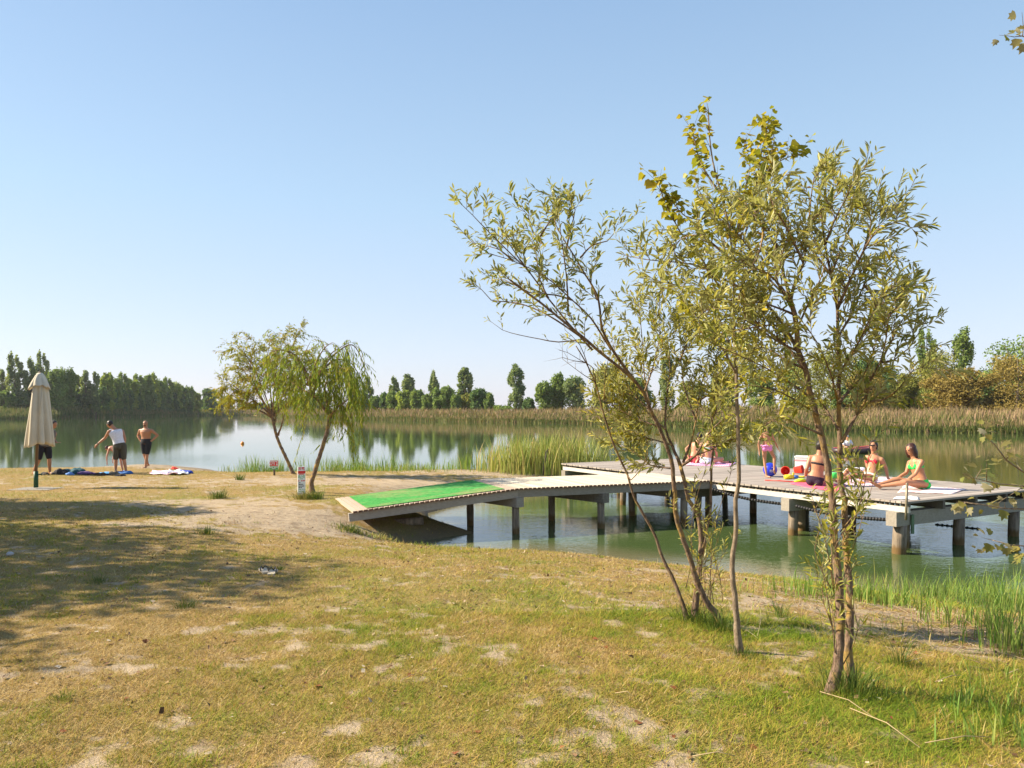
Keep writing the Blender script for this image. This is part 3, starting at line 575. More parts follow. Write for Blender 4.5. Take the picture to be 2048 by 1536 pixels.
# stem C with its long left arms
t.limb(path([(1430,1275),(1437,1239),(1410,1198),(1388,1143),(1373,1096),(1354,1041),(1350,1000),(1345,937),(1335,897),(1318,853),(1303,823),(1288,786),(1273,766),(1240,735),(1209,712),(1169,677),(1132,647),(1097,618),(1060,590),(1020,560)], dL-.12, dL-.9, .1), .029, .007, 10, grow=dict(g1, num=9), start=.72)
t.limb(path([(1273,766),(1250,736),(1219,689),(1204,657),(1200,620),(1192,585),(1171,550),(1150,515),(1131,485),(1112,450),(1106,418)], dL-.35, dL-.7, -.2), .015, .003, 8, grow=dict(g1, num=14), start=.35)
for k, (a, da, db, n) in enumerate([([(1222,700),(1182,637),(1144,600),(1090,553),(1026,522),(965,505),(920,482)], -.45, -.9, 10),
    ([(1185,700),(1144,655),(1097,597),(1060,546),(1016,502),(982,471),(948,438),(924,414),(893,385)], -.45, -1.2, 14),
    ([(1168,678),(1097,631),(1039,607),(975,600),(950,580),(930,568)], -.5, -.2, 12),
    ([(1090,492),(1078,478),(1063,451),(1056,415),(1050,405)], -.6, -.5, 7),([(1078,475),(1097,434),(1110,400),(1117,380)], -.6, -.7, 7),
    ([(1161,515),(1185,490),(1215,482),(1228,462),(1234,440)], -.6, -.4, 7),([(1137,631),(1133,553),(1124,485),(1119,430)], -.5, -.9, 12),
    ([(1132,500),(1142,450),(1150,400),(1146,380)], -.6, -.9, 8),([(1097,597),(1080,560),(1072,510),(1062,480)], -.7, -.3, 9),
    ([(1060,546),(1040,520),(1020,490),(1000,470)], -.7, -1.0, 7),([(1026,522),(1000,500),(960,492)], -.8, -.6, 6),
    ([(1144,600),(1110,590),(1060,585),(1010,560),(985,560)], -.5, -.6, 9),([(1195,600),(1180,560),(1190,530),(1196,520)], -.5, -.4, 4)]):
    a = [(x+max(0, 1000-x)*.28, y+max(0, 480-y)*.25) for x, y in a]
    t.limb(path(a, dL+da, dL+db, random.uniform(-.2, .2)), .0085, .002, 6, grow=dict(g1, num=int(n*1.05)), start=.25)
t.limb(path([(1168,678),(1117,684),(1080,678),(1039,670),(1005,660),(983,644)], dL-.5, dL-.7), .0065, .0014, 5, grow=dict(num=2, ln=(.05,.12), lsz=.06, lw=.016))
# stem B and the bushy middle crown
t.limb(path([(1388,1245),(1392,1190),(1398,1137),(1402,1085),(1395,1027),(1377,1000),(1368,960),(1360,930)], dL, dL+.1), .029, .015, 10)
t.limb(path([(1360,930),(1344,890),(1331,858),(1332,800),(1340,740),(1335,690),(1325,640)], dL+.1, dL+.5), .016, .003, 7, grow=dict(g1, num=12, ln=(.15,.35), gap=.022), start=.3)
t.limb(path([(1362,932),(1392,910),(1417,868),(1445,840),(1478,822)], dL+.1, dL-.3), .015, .003, 7, grow=dict(g1, num=9), start=.25)
t.limb(path([(1366,925),(1383,880),(1392,840),(1400,780),(1415,720),(1420,670)], dL+.1, dL+.3), .012, .003, 7, grow=dict(g1, num=14), start=.3)
t.limb(path([(1403,1110),(1414,1053),(1421,1018),(1423,930),(1428,892),(1422,860),(1430,800),(1440,740),(1455,690)], dL+.02, dL+.2), .018, .003, 7, grow=dict(g1, num=14), start=.6)
for a, db in [([(1318,853),(1280,840),(1240,820),(1205,800)], .3),([(1303,823),(1290,760),(1285,690),(1280,630),(1277,605)], .5),([(1331,858),(1300,830),(1260,790),(1225,760)], .6),([(1288,786),(1310,720),(1320,660),(1318,610)], .2),
              ([(1392,840),(1370,780),(1362,720),(1360,660)], .5),([(1344,890),(1310,880),(1270,868),(1240,850)], .4),([(1417,868),(1440,800),(1465,760)], -.3),([(1392,910),(1420,900),(1460,880),(1500,875)], -.2),([(1303,823),(1260,780),(1235,720),(1225,680)], .7),
              ([(1400,800),(1450,770),(1500,755),(1540,740)], -.1),([(1360,720),(1380,670),(1390,630)], .3),([(1430,800),(1470,700),(1500,650)], .4),([(1345,937),(1300,930),(1270,905),(1240,890)], .3)]:
    t.limb(path(a, dL+.05, dL+db), .009, .002, 5, grow=dict(g1, num=22, ln=(.15,.34), gap=.022, tint=.5), start=.2)
for k in range(13):   # green suckers round the foot
    x = random.uniform(1360, 1450); y0 = random.uniform(1120, 1240); h = random.uniform(90, 260)
    t.limb(path([(x, y0), (x+random.uniform(-10, 15), y0-h*.5), (x+random.uniform(-30, 45), y0-h)], dL+random.uniform(-.15, .1), dL+random.uniform(-.3, .2)), .004, .0015, 5, grow=dict(num=5, ln=(.1,.2), lsz=.07, lw=.014, gap=.03, tint=.45, up=.9), start=.3)
t.fin('willow_tree', tuple(gb), 'willow with crooked stems leaning left, leftmost of the three front trees', 'tree', M_wbark, M_wleaf)

# straight poplar sapling
gb = G(1478, 1305); dP = gb.y; t = Tree(); gp = dict(num=6, ln=(.06,.17), lsz=.060, lw=.058, gap=.023, tint=.466, up=.9, tpl='heart')
t.limb(path([(1479,1316),(1477,1290),(1474,1260),(1471,1205),(1464,1137),(1471,1068),(1471,1000),(1477,960),(1476,843),(1473,793),(1473,750),(1469,690),(1469,623),(1467,560),(1466,512),(1455,440),(1440,380),(1425,320),(1418,260),(1417,222)], dP, dP-.2), .027, .004, 11, wob=.05, grow=dict(gp, num=16), start=.68)
for a, db, n in [([(1469,623),(1430,560),(1390,500),(1360,463),(1335,410),(1322,375),(1317,356)], -.3, 18),([(1466,512),(1480,440),(1490,370),(1500,320),(1490,270)], .3, 14),([(1467,560),(1495,450),(1510,370),(1523,290),(1536,225)], .1, 20),
              ([(1473,750),(1440,690),(1400,640),(1365,600),(1340,560)], -.3, 10),([(1440,380),(1410,330),(1395,290),(1385,240)], 0, 9),([(1510,370),(1545,320),(1575,300),(1598,293)], .1, 8),([(1469,690),(1500,620),(1540,560),(1560,500)], .4, 8),
              ([(1500,420),(1530,330),(1548,265),(1545,235)], .2, 10),([(1425,420),(1400,440),(1370,430),(1345,400)], -.2, 8),([(1473,720),(1440,640),(1425,560),(1410,480)], .2, 9),([(1466,512),(1430,450),(1405,390),(1390,350)], .2, 10)]:
    a = [(x, y+max(0, 450-y)*.1) for x, y in a]
    t.limb(path(a, dP-.1, dP+db, random.uniform(-.1, .1)), .009, .0022, 6, grow=dict(gp, num=int(n*1.6)), start=.18)
t.fin('poplar_tree', tuple(gb), 'slim straight young poplar with yellow-green heart leaves, between the two willows', 'tree', M_pbark, M_pleaf, 'heart')

# twin-stemmed willow
gb = G(1682, 1388); dR = gb.y; t = Tree(); g2 = dict(num=8, ln=(.09,.25), lsz=.074, lw=.017, gap=.021, tint=.56, sub=1, up=.35)
t.limb(path([(1663,1392),(1667,1370),(1678,1308),(1681,1222),(1675,1154),(1669,1085),(1664,1000),(1660,961),(1650,904),(1632,832),(1620,783),(1610,738),(1597,703),(1593,660),(1590,630),(1581,600)], dR, dR-.05, .08), .031, .013, 12, wob=.10)
t.limb(path([(1703,1388),(1699,1360),(1696,1308),(1700,1222),(1697,1154),(1691,1068),(1688,1000),(1680,961),(1680,875),(1677,818),(1679,746),(1676,675),(1675,617),(1662,550),(1650,490),(1643,430),(1637,370)], dR+.12, dR+.2, .05), .032, .005, 12, wob=.10, grow=dict(g2, num=18), start=.68)
arms = [([(1581,600),(1592,560),(1607,525),(1618,446),(1621,370),(1628,300),(1632,283)], .1, 17),([(1581,600),(1565,540),(1545,480),(1528,437),(1488,375),(1465,350)], .3, 15),([(1581,600),(1550,560),(1500,530),(1450,510),(1400,500)], .4, 9),
 ([(1610,738),(1570,690),(1520,650),(1470,610),(1420,590),(1370,575),(1310,560)], .1, 18),([(1620,795),(1580,765),(1530,735),(1480,712),(1430,690)], -.4, 14),([(1637,830),(1590,800),(1550,780),(1500,770)], -.3, 10),
 ([(1597,703),(1560,640),(1510,590),(1450,560),(1390,530),(1300,520),(1255,512)], .5, 20),([(1683,885),(1718,832),(1743,804),(1758,760),(1786,726),(1804,675),(1809,634),(1830,600)], -.2, 15),
 ([(1745,803),(1792,800),(1838,778),(1881,740),(1905,735)], -.4, 7),([(1678,806),(1700,780),(1735,755),(1763,712),(1775,683),(1800,640)], .3, 12),([(1786,726),(1826,720),(1867,697),(1901,660)], 0, 7),
 ([(1675,798),(1665,760),(1655,732),(1637,689),(1610,650)], -.3, 10),([(1676,675),(1710,620),(1740,570),(1775,540),(1810,520)], .2, 14),([(1675,617),(1700,560),(1740,500),(1780,460),(1830,440),(1875,455)], -.2, 17),
 ([(1662,550),(1690,480),(1720,420),(1750,380),(1735,350)], .4, 13),([(1809,634),(1840,610),(1870,580),(1880,560)], .1, 6),([(1786,726),(1820,680),(1850,640),(1890,610)], .4, 8),([(1679,746),(1720,690),(1755,640),(1790,590),(1820,575)], -.5, 13),
 ([(1650,490),(1670,430),(1690,370),(1700,330)], -.3, 11),([(1607,525),(1570,450),(1550,400),(1540,360),(1535,330)], -.4, 13),([(1618,446),(1650,390),(1680,340),(1665,300)], .5, 9),([(1593,660),(1620,600),(1640,560),(1655,520)], -.5, 10),
 ([(1450,510),(1400,470),(1360,480),(1340,510)], .3, 9),([(1740,570),(1780,600),(1800,580)], .1, 6),([(1740,500),(1770,420),(1810,390),(1830,385)], .2, 9),([(1590,630),(1540,610),(1480,600),(1430,610),(1390,640)], -.4, 13),
 ([(1610,738),(1570,720),(1540,700),(1500,690)], .4, 9),([(1581,600),(1540,560),(1500,500),(1460,450),(1430,420)], .15, 14),([(1593,660),(1540,650),(1480,660),(1420,670)], .3, 13),([(1567,512),(1540,470),(1510,420),(1490,390)], .3, 11),([(1597,703),(1550,680),(1490,640),(1440,640)], -.2, 12),([(1590,630),(1550,560),(1520,540),(1470,520)], -.3, 12),([(1645,870),(1600,850),(1560,835),(1530,850)], -.3, 7),([(1676,860),(1640,800),(1600,760),(1570,700)], .4, 9),([(1528,437),(1520,500),(1490,560),(1470,620)], -.2, 9),([(1662,550),(1600,470),(1570,430)], .5, 9)]
for a, db, n in arms:
    a = [(x-max(0, x-1700)*.3, y+max(0, 450-y)*.38) for x, y in a]
    t.limb(path(a, dR+.02, dR+db, random.uniform(-.12, .12)), .0115 if len(a) > 5 else .008, .002, 6, grow=dict(g2, num=int(n*1.35)), start=.2)
for k in range(15):   # leafy suckers in front of the trunks
    x = random.uniform(1625, 1740); y0 = random.uniform(1020, 1180) if k % 3 else random.uniform(1230, 1330); h = random.uniform(90, 210); s_ = random.choice((-1, 1))
    t.limb(path([(1670+(x-1670)*.2, y0+20), (x, y0-h*.4), (x+s_*random.uniform(10, 55), y0-h)], dR+random.uniform(-.02, .1), dR+random.uniform(-.3, .3)), .004, .0014, 5, grow=dict(g2, num=5, ln=(.10,.2), gap=.028, up=.6, sub=0), start=.25)
t.fin('willow_tree', tuple(gb), 'young willow with two upright stems and a wide crown, rightmost front tree', 'tree', M_wbark, M_wleaf)

# white poplar at the right edge: trunk outside the picture, sprigs reaching in
gx, gy = 3.05, 3.2; t = Tree(); gs = dict(num=4, ln=(.06,.14), lsz=.042, lw=.042, gap=.026, tint=.6, up=.1, tpl='lobed')
z0 = gz(gx, gy); B_ = Vector((gx, gy, z0-.05))
t.limb([B_, Vector((gx+.03, gy, z0+.8)), Vector((gx-.02, gy+.03, z0+1.9)), Vector((gx+.04, gy, z0+3.2)), Vector((gx, gy, z0+4.6))], .06, .015, 10, grow=dict(gs, num=30, ln=(.1,.25), pref=(1,.3,0)), start=.4)
for pts, st in [([(2300,1080),(2180,1010),(2100,970),(2048,945),(2012,920),(1990,890),(1965,868)], .5),([(2300,1080),(2200,1020),(2100,985),(2048,972),(2000,968),(1952,957)], .5),([(2300,1120),(2200,1060),(2100,1020),(2048,1018),(2010,1017),(1970,1010),(1930,1004)], .5),
                ([(2300,1150),(2200,1110),(2100,1090),(2048,1092),(2020,1090),(1985,1080)], .6),([(2320,200),(2200,130),(2120,95),(2075,80),(2045,72)], .7)]:
    t.limb([Vector((gx, gy, at(0, pts[0][1], 3.2).z-.1))]+path(pts[1:], 3.15, 3.0), .007, .0015, 6, grow=dict(gs, num=9), start=st)
M_wp = leafmat('white_poplar_leaf', [(0, (.30,.20,.05)), (.5, (.22,.19,.045)), (1, (.16,.20,.04))], back=(.34,.31,.2), trans=.35, rough=.5)
t.fin('white_poplar_tree', (gx, gy, z0), 'white poplar whose yellowing sprigs reach in from the right edge of the photo', 'tree', M_pbark, M_wp, 'lobed')

# two small willows on the spit
for (name, label, base, limbs, droop, mat, tn, gpar) in [
 ('willow_tree', 'small upright willow leaning left on the spit, behind the red and green sign', (588,948), [([(588,950),(572,915),(556,880),(548,850),(545,835)], .058, .045)], .25, None, .45, None),
 ('willow_tree', 'small weeping willow with a curved trunk beside the tall white notice', (623,985), [([(625,988),(623,965),(632,935),(645,895),(655,860),(660,832)], .058, .045)], 1.1, None, .6, None)]:
    weep = droop > 1; gb = G(*base); d0 = gb.y; t = Tree()
    for pts, r0, r1 in limbs: t.limb(path(pts, d0, d0), r0, r1, 10)
    if not weep:
        hub = (545,835); arms2 = [([hub,(530,790),(510,740),(490,710),(470,692)], -.6),([hub,(540,770),(535,720),(540,680)], .4),([hub,(560,780),(575,720),(590,680),(602,655)], 0),([hub,(520,810),(490,790),(465,770),(452,765)], -.5),([(548,850),(560,810),(590,770),(610,730)], .7),
              ([hub,(500,760),(480,730),(476,705)], .5),([(556,870),(566,840),(572,800),(560,740),(570,700)], -.8),([hub,(515,780),(500,745),(505,705),(510,690)], -1.0),([hub,(480,800),(462,790),(455,800)], .3),([hub,(550,760),(560,700),(575,670)], -.5),([hub,(590,790),(620,760),(640,740)], -.3),([hub,(575,770),(600,720),(620,700)], .9)]
        gg = dict(ln=(.3,.62), lsz=.12, lw=.034, gap=.045, tint=.36, up=.25, sub=4, droop=.45); n = 30
    else:
        hub = (660,832); arms2 = [([hub,(640,805),(625,790),(615,760),(600,730),(585,705)], -.5),([hub,(625,785),(612,745),(610,710),(620,685)], .4),([hub,(680,810),(695,800),(705,785)], .2),([(625,790),(640,745),(660,710),(680,695),(700,685)], .3),([(625,790),(650,730),(680,700),(705,690),(722,715),(730,745)], 0),
              ([(615,770),(635,720),(650,695),(665,685)], -.8),([(625,790),(590,770),(570,745),(550,730)], .5),([(620,770),(655,740),(680,735),(695,740)], -.9),([(612,745),(590,710),(560,700),(540,705)], -.2),([(640,745),(670,720),(700,725),(716,745)], .8),([hub,(650,780),(660,750),(680,730)], .9)]
        gg = dict(ln=(.6,1.15), lsz=.13, lw=.026, gap=.055, tint=.60, up=.05, sub=2, droop=1.25, stick=.5); n = 15
    for a, db in arms2: t.limb(path(a, d0, d0+db, random.uniform(-.3, .3)), .035, .005, 6, grow=dict(gg, num=n), start=.3)
    t.fin(name, tuple(gb), label, 'tree', M_wbark, leafmat('weeping_leaf', [(0, (.42,.28,.05)), (.3, (.34,.31,.05)), (.7, (.24,.31,.045)), (1, (.15,.23,.04))], trans=.5), 'willow')

# two trees beyond the left edge that throw the shade bands
M_shade = leafmat('shade_tree_leaf', [(0, (.12,.14,.03)), (1, (.07,.11,.025))], trans=.3)
for x, y, h, w_, lb in [(-14.2, 9.6, 7.4, 6.6, 'leafy tree outside the left edge shading the near grass'),(-16.0, 14.6, 6.6, 4.6, 'leafy tree outside the left edge shading the ground near the parasol'),(-12.4, 6.0, 6.0, 4.4, 'smaller leafy tree outside the left edge nearest the camera')]:
    P, D, N, tt = crown_mesh('round', int(x*-10), 17000); P = P*np.array([w_, w_, h]); n = len(P); V, fs, t2 = leaves(P, D, N, rs.uniform(.08, .16, n), rs.uniform(.06, .12, n), tt, 'card')
    e = empty('broadleaf_tree', (x, y, gz(x, y)), lb, 'tree', 'trees beyond the left edge'); link('crown', npmesh('crown', V, fs, t2), M_shade, e)
    mb = MB(); mb.tube([(0,0,-.2),(.1,0,h*.3),(0,.05,h*.6),(0,0,h*.9)], [.16,.13,.08,.02], 10)
    for k in range(9):
        a = k*.7+.3; mb.tube([(0,0,h*(.25+.05*k)),(math.cos(a)*w_*.2, math.sin(a)*w_*.2, h*(.35+.05*k)),(math.cos(a)*w_*.4, math.sin(a)*w_*.4, h*(.42+.05*k))], [.06,.04,.01], 6)
    mb.build('trunk', M_wbark, e)
# ------------------------------------------------------------ jetty
DZ = .96
A_ = Vector((1.50, 22.55, DZ)); C_ = Vector((6.92, 13.05, DZ)); ua = (C_-A_).normalized(); LA = (C_-A_).length; na_ = Vector((-ua.y, ua.x, 0)); WP = 4.3   # ua: along near edge, na_: across
N_ = Vector((.13, 15.4, DZ)); uw = Vector((.93, .367, 0)).normalized(); nw = Vector((-uw.y, uw.x, 0)); WW = 2.2
def isect(P, d, Q, e):   # P+d t hits Q+e s
    det = d.x*(-e.y)+e.x*d.y; rx = Q.x-P.x; ry = Q.y-P.y; return (rx*(-e.y)+e.x*ry)/det
LN = isect(N_, uw, A_, ua); LF = isect(N_+nw*WW, uw, A_, ua)
aZ = math.atan2(ua.y, ua.x); wZ = math.atan2(uw.y, uw.x)
M_deck = wood('grey_decking', (.23,.19,.16), (.50,.43,.365), -math.atan2(na_.y, na_.x), 16)
M_walk = wood('sandy_decking', (.50,.42,.31), (.74,.65,.51), -math.atan2(nw.y, nw.x), 12)
M_beam = wood('weathered_beam', (.12,.095,.07), (.40,.35,.29), -wZ, 14)
M_rim = wood('pale_rim_beam', (.40,.36,.31), (.66,.61,.54), -aZ, 14)
M_joist = wood('dark_joist', (.09,.07,.055), (.22,.18,.14), -aZ, 14)
def pilemat():
    m, nt, bs = newmat('pile_wood'); v = coords(nt, 'Object', (6, 6, .8)); n = noise(nt, 3, 6, v, .7)
    c = ramp(nt, [(.3, (.08,.055,.04)), (.7, (.36,.28,.20))], n)
    g = nt.nodes.new('ShaderNodeNewGeometry'); sx = nt.nodes.new('ShaderNodeSeparateXYZ'); nt.links.new(g.outputs['Position'], sx.inputs[0])
    k = ramp(nt, [(.50, (1,1,1)), (.62, (0,0,0))], mathn(nt, 'ADD', mathn(nt, 'MULTIPLY', sx.outputs[2], 1.4), mathn(nt, 'ADD', mathn(nt, 'MULTIPLY', n, .3), .22)))
    c = mix(nt, k, c, (.15,.085,.025)); nt.links.new(c, bs.inputs['Base Color']); bs.inputs['Roughness'].default_value = .85; bump(nt, n, 1, .02, bs); return m
M_pile = pilemat()
jet = empty('wooden_jetty', (C_.x, C_.y, 0), 'weathered wooden jetty with a ramp, a pale walkway and a wide platform on piles', 'jetty')
JO = -Vector((C_.x, C_.y, 0))
def jb(mb, name, mat, label=None):
    for i, v in enumerate(mb.v): mb.v[i] = (v[0]+JO.x, v[1]+JO.y, v[2])
    o = mb.build(name, mat, jet)
    if label: o['label'] = label
    return o
mb = MB(); k = 0; s = .05
while s < LA-.03:     # platform planks run across
    w = .088; e0 = random.uniform(-.02, .012); e1 = random.uniform(-.02, .012)
    mb.box(A_+ua*s+na_*(WP/2+(e1-e0)/2)+Vector((0, 0, -.02+random.uniform(-.002, .002))), ua*w/2, na_*(WP/2+(e0+e1)/2+.04), Vector((0, 0, .018)), min(1, max(0, random.gauss(.5, .2))))
    s += .1
jb(mb, 'platform_deck', M_deck)
ENDS = MB()
def pitch_planks(P, u, up, L0fn, s0, s1, mb, zoff=0):
    s = s0
    while s < s1-.02:
        e_ = P+u*s-nw*.037+up*-.02; ENDS.box(e_, u*.036, nw*.004, up*.0185, random.random()); ENDS.box(P+u*s+nw*(WW+.037)+up*-.02, u*.036, nw*.004, up*.0185, random.random()); mb.box(P+u*s+nw*(WW/2)+up*(-.02+random.uniform(-.0015, .0015)), u*.039, nw*(WW/2+.035), up*.018, min(1, max(0, random.gauss(.5, .2)))); s += .1
mb = MB(); pitch_planks(N_, uw, Vector((0, 0, 1)), None, .05, LN-.02, mb)
# trim towards the skew platform edge: short planks
s = LN
while s < LF-.05:
    f = (s-LN)/(LF-LN); a = WW*f; mb.box(N_+uw*(s+.03)+nw*((a+WW)/2)+Vector((0, 0, -.02)), uw*.044, nw*((WW-a)/2), Vector((0, 0, .018)), random.gauss(.5, .2)); s += .1
jb(mb, 'walkway_deck', M_walk)
RL = 3.45; RZ = .645; dr = Vector((-uw.x*RL, -uw.y*RL, RZ-DZ)); ul = dr.normalized(); upr = nw.cross(ul); upr = upr if upr.z > 0 else -upr; RLEN = dr.length
mb = MB(); pitch_planks(N_, ul, upr, None, .05, RLEN, mb); jb(mb, 'ramp_deck', wood('pinkish_ramp_boards', (.36,.27,.20), (.60,.48,.37), -math.atan2(nw.y, nw.x), 12))
jb(ENDS, 'plank_ends', wood('end_grain', (.10,.05,.03), (.26,.14,.09), 0, 3))['kind'] = 'stuff'
Z = Vector((0, 0, 1))
def beam(name, P0, P1, w, h, mat, label=None):   # top centreline P0-P1
    P0 = Vector(P0); P1 = Vector(P1); d = (P1-P0); ax = d/2; side = Vector((-d.y, d.x, 0)).normalized()*w/2; up = side.cross(ax).normalized()*h/2; up = up if up.z > 0 else -up
    mb = MB(); n = 6
    for i in range(n):   # slight waviness, one closed skin
        pass
    mb.box((P0+P1)/2-up, ax, side, up, random.random()); return jb(mb, name, mat, label)
U = -.043
for off in (.06, WW-.06):
    e = isect(N_+nw*off, uw, A_, ua)
    beam('side_beam', N_+nw*off+Z*U, N_+nw*off+uw*(e-.06)+Z*U, .09, .155, M_beam)
    beam('side_beam', N_+nw*off+upr*U-ul*.0, N_+nw*off+ul*RLEN+upr*U, .088, .155, M_beam)
beam('joist', N_+nw*(WW/2)+Z*U, N_+nw*WW/2+uw*(LN)+Z*U, .08, .16, M_joist)
for off, m in ((.05, M_rim), (1.1, M_joist), (2.15, M_joist), (3.2, M_joist), (WP-.06, M_joist)):
    beam('rim_beam' if off < .1 else 'joist', A_+na_*off+ua*.03+Z*(U-(.055 if off < .1 else 0)), A_+na_*off+ua*(LA-.04)+Z*(U-(.055 if off < .1 else 0)), .07, .10 if off < .1 else .155, m)
mb = MB(); s = .08       # spacer blocks between planks and the rim
while s < LA: mb.box(A_+ua*s+na_*.05+Z*(U-.0275), ua*.022, na_*.03, Z*.0265, .5); s += .1
jb(mb, 'spacer_blocks', M_joist)['kind'] = 'stuff'
for s in (.22, 2.75, 5.6, 8.35, LA-.28):
    beam('cap_beam', A_+ua*s-na_*.10+Z*(U-.157), A_+ua*s+na_*(WP+.05)+Z*(U-.157), .20, .25, M_beam)
def pile(P, top, r=.105, lean=0):
    mb = MB(); P = Vector((P.x, P.y, 0)); l = Vector((random.uniform(-.03, .03)+lean, random.uniform(-.03, .03), 0)); n = 9
    mb.tube([P+l*(1-i/(n-1))*1.0+Z*(-1.3+(top+1.3)*i/(n-1)) for i in range(n)], [r*(1.06-.1*i/n)*random.uniform(.97, 1.03) for i in range(n)], 14, .5, True, .035); jb(mb, 'pile', M_pile)
ct = DZ+U-.157-.25
for s in (.22, 2.75, 5.6, 8.35, LA-.28):
    for o in (.16, 2.0, 3.95): pile(A_+ua*s+na_*o, ct, .115 if s > 9 and o < 1 else .10 if s > 8 else .085, -.05)
    if s > 2: pile(A_+ua*(s-.28)+na_*.75, DZ+U-.15, .08)
for s in (.03, 2.02, 4.15):
    cz = DZ+U-.155
    c0 = N_+uw*s+nw*.02; dirn = (nw*.93-uw*.33).normalized()
    beam('cap_beam', c0-dirn*.03+Z*(U-.157), c0+dirn*2.35+Z*(U-.157), .2, .20, M_beam)
    pile(c0+dirn*.12, cz-.20, .08); pile(c0+dirn*1.65, cz-.20, .08)
# bolt plates on the corner pile
mb = MB(); P = A_+ua*(LA-.15)+na_*.32; mb.box(P+Z*(ct+.02-DZ), ua*.012, na_*.035, Z*.17, .4); jb(mb, 'steel_plate', plain('green_steel', (.10,.16,.09), .6, .3, 12))
# green carpet on the ramp
def carpet():
    mb = MB(); n1, n2 = 40, 16; vs = []; b0 = .34
    for i in range(n1+1):
        for j in range(n2+1):
            s = b0+(RLEN-b0-.35+.9)*0+ (i/n1)*(RLEN-b0-(-.0)) ; w = .06+(WW-.12)*j/n2
            sl = RLEN-.36-(RLEN-.36+ -0.28-.10*j/n2*0)*(i/n1)
            p = N_+ul*sl+nw*w+upr*(.006+.004*random.random()) if sl > 0 else N_+uw*(-sl)+nw*w+Z*(.006+.004*random.random())
            vs.append(p)
    fs = [(i*(n2+1)+j, i*(n2+1)+j+1, (i+1)*(n2+1)+j+1, (i+1)*(n2+1)+j) for i in range(n1) for j in range(n2)]
    mb.add(vs, fs); o = mb.build('green_carpet', None) if False else None
    me = mb.mesh('green_carpet'); m, nt, bs = newmat('green_turf_mat'); v = coords(nt)
    c = ramp(nt, [(.35, (.04,.20,.045)), (.65, (.085,.37,.085))], noise(nt, 14, 5, v, .7)); c = mix(nt, ramp(nt, [(.47, (0,0,0)), (.66, (.85,.85,.85))], noise(nt, 1.1, 5, coords(nt, 'Object', (.5, 1.2, 1)), .75)), c, (.30,.27,.12))
    nt.links.new(c, bs.inputs['Base Color']); bs.inputs['Roughness'].default_value = 1; bs.inputs['Specular IOR Level'].default_value = .1; bump(nt, noise(nt, 120, 3, v), 1, .008, bs)
    o = link('green_carpet', me, m); so = o.modifiers.new('s', 'SOLIDIFY'); so.thickness = .006; so.offset = -1; tag(o, 'bright green worn carpet laid on the jetty ramp', 'carpet')
carpet()
def deckpt(px, py, z=DZ): d = (CAMZ-z)*F/(py-HZ); return Vector(((px-1024)/F*d, d, z))

# pole at the corner
mb = MB(); p = at(1814, 968, 12.75); q = at(1812, 1040, 12.75); mb.tube([q, (p+q)/2, p], [.022, .022, .022], 10); mb.sphere(p, .022)
tag(mb.build('metal_pole', plain('pole_metal', (.27,.22,.15), .5, .3, 10, .4)), 'brown metal pole standing at the near corner of the platform', 'pole')
# rope with floats
def floats(name, pts, n, r, label, sag=0):
    e = empty(name, pts[0], label, 'float line'); o0 = Vector(pts[0]); a = Vector(pts[0])-o0; b = Vector(pts[1])-o0
    P = [a.lerp(b, i/30)-Z*sag*math.sin(math.pi*i/30) for i in range(31)]; mb = MB(); mb.tube(P, [.012]*31, 6); mb.build('rope', plain('rope', (.05,.045,.04), .8), e)
    M = plain('black_float', (.022,.02,.02), .5)
    base = None
    for i in range(n):
        t = (i+.5)/n; j = t*30; k = min(29, int(j)); c = P[k].lerp(P[k+1], j-k)
        if base is None: mb = MB(); mb.sphere((0, 0, 0), r*1.15, r, r, 8, 6); base = mb.mesh('float_ball'); base.materials.append(M)
        o = bpy.data.objects.new('float_ball', base); COL.objects.link(o); o.parent = e; o.location = c
floats('float_line', [at(1424, 978, 17), at(1566, 1008, 15.6)], 26, .035, 'black rope of small floats slung under the jetty, behind the straight sapling', .05)
floats('float_line', [at(1592, 1012, 15.0), at(1790, 1040, 13.3)], 34, .035, 'black rope of small floats slung under the platform, ending at the corner beam', .06)
floats('float_line', [Vector((9.45, 16.75, .01)), Vector((10.05, 16.1, .01))], 9, .028, 'short string of black floats lying on the water under the right end of the platform')

# ------------------------------------------------------------ people
def remesh(mb, name, voxel, mat, parent, smoothit=6, tintlabel=None):
    me = mb.mesh('tmp'); o = bpy.data.objects.new('tmp', me); COL.objects.link(o)
    r = o.modifiers.new('r', 'REMESH'); r.mode = 'VOXEL'; r.voxel_size = voxel; r.use_smooth_shade = True
    s = o.modifiers.new('s', 'SMOOTH'); s.factor = .5; s.iterations = smoothit
    dg = bpy.context.evaluated_depsgraph_get(); m2 = bpy.data.meshes.new_from_object(o.evaluated_get(dg)); m2.name = name
    bpy.data.objects.remove(o); bpy.data.meshes.remove(me)
    m2.materials.clear(); return link(name, m2, mat, parent)
def cap(mb, a, ra, b, rb, n=12):
    a = Vector(a); b = Vector(b); mb.sphere(a, ra, u=n, v=8); mb.sphere(b, rb, u=n, v=8); mb.tube([a, b], [ra, rb], n)
def ell(mb, c, X, Y, Zv, rx, ry, rz):
    M = Matrix((X, Y, Zv)).transposed(); mb.sphere(c, rx, ry, rz, 14, 10, M=M)
def skinmat(n, c):
    m, nt, bs = newmat(n); f = noise(nt, 6, 3, coords(nt)); nt.links.new(ramp(nt, [(.3, tuple(x*.88 for x in c)), (.7, tuple(min(1, x*1.08) for x in c))], f), bs.inputs['Base Color'])
    bs.inputs['Roughness'].default_value = .5; bs.inputs['Subsurface Weight'].default_value = .08; bs.inputs['Subsurface Radius'].default_value = (.02, .008, .004); return m
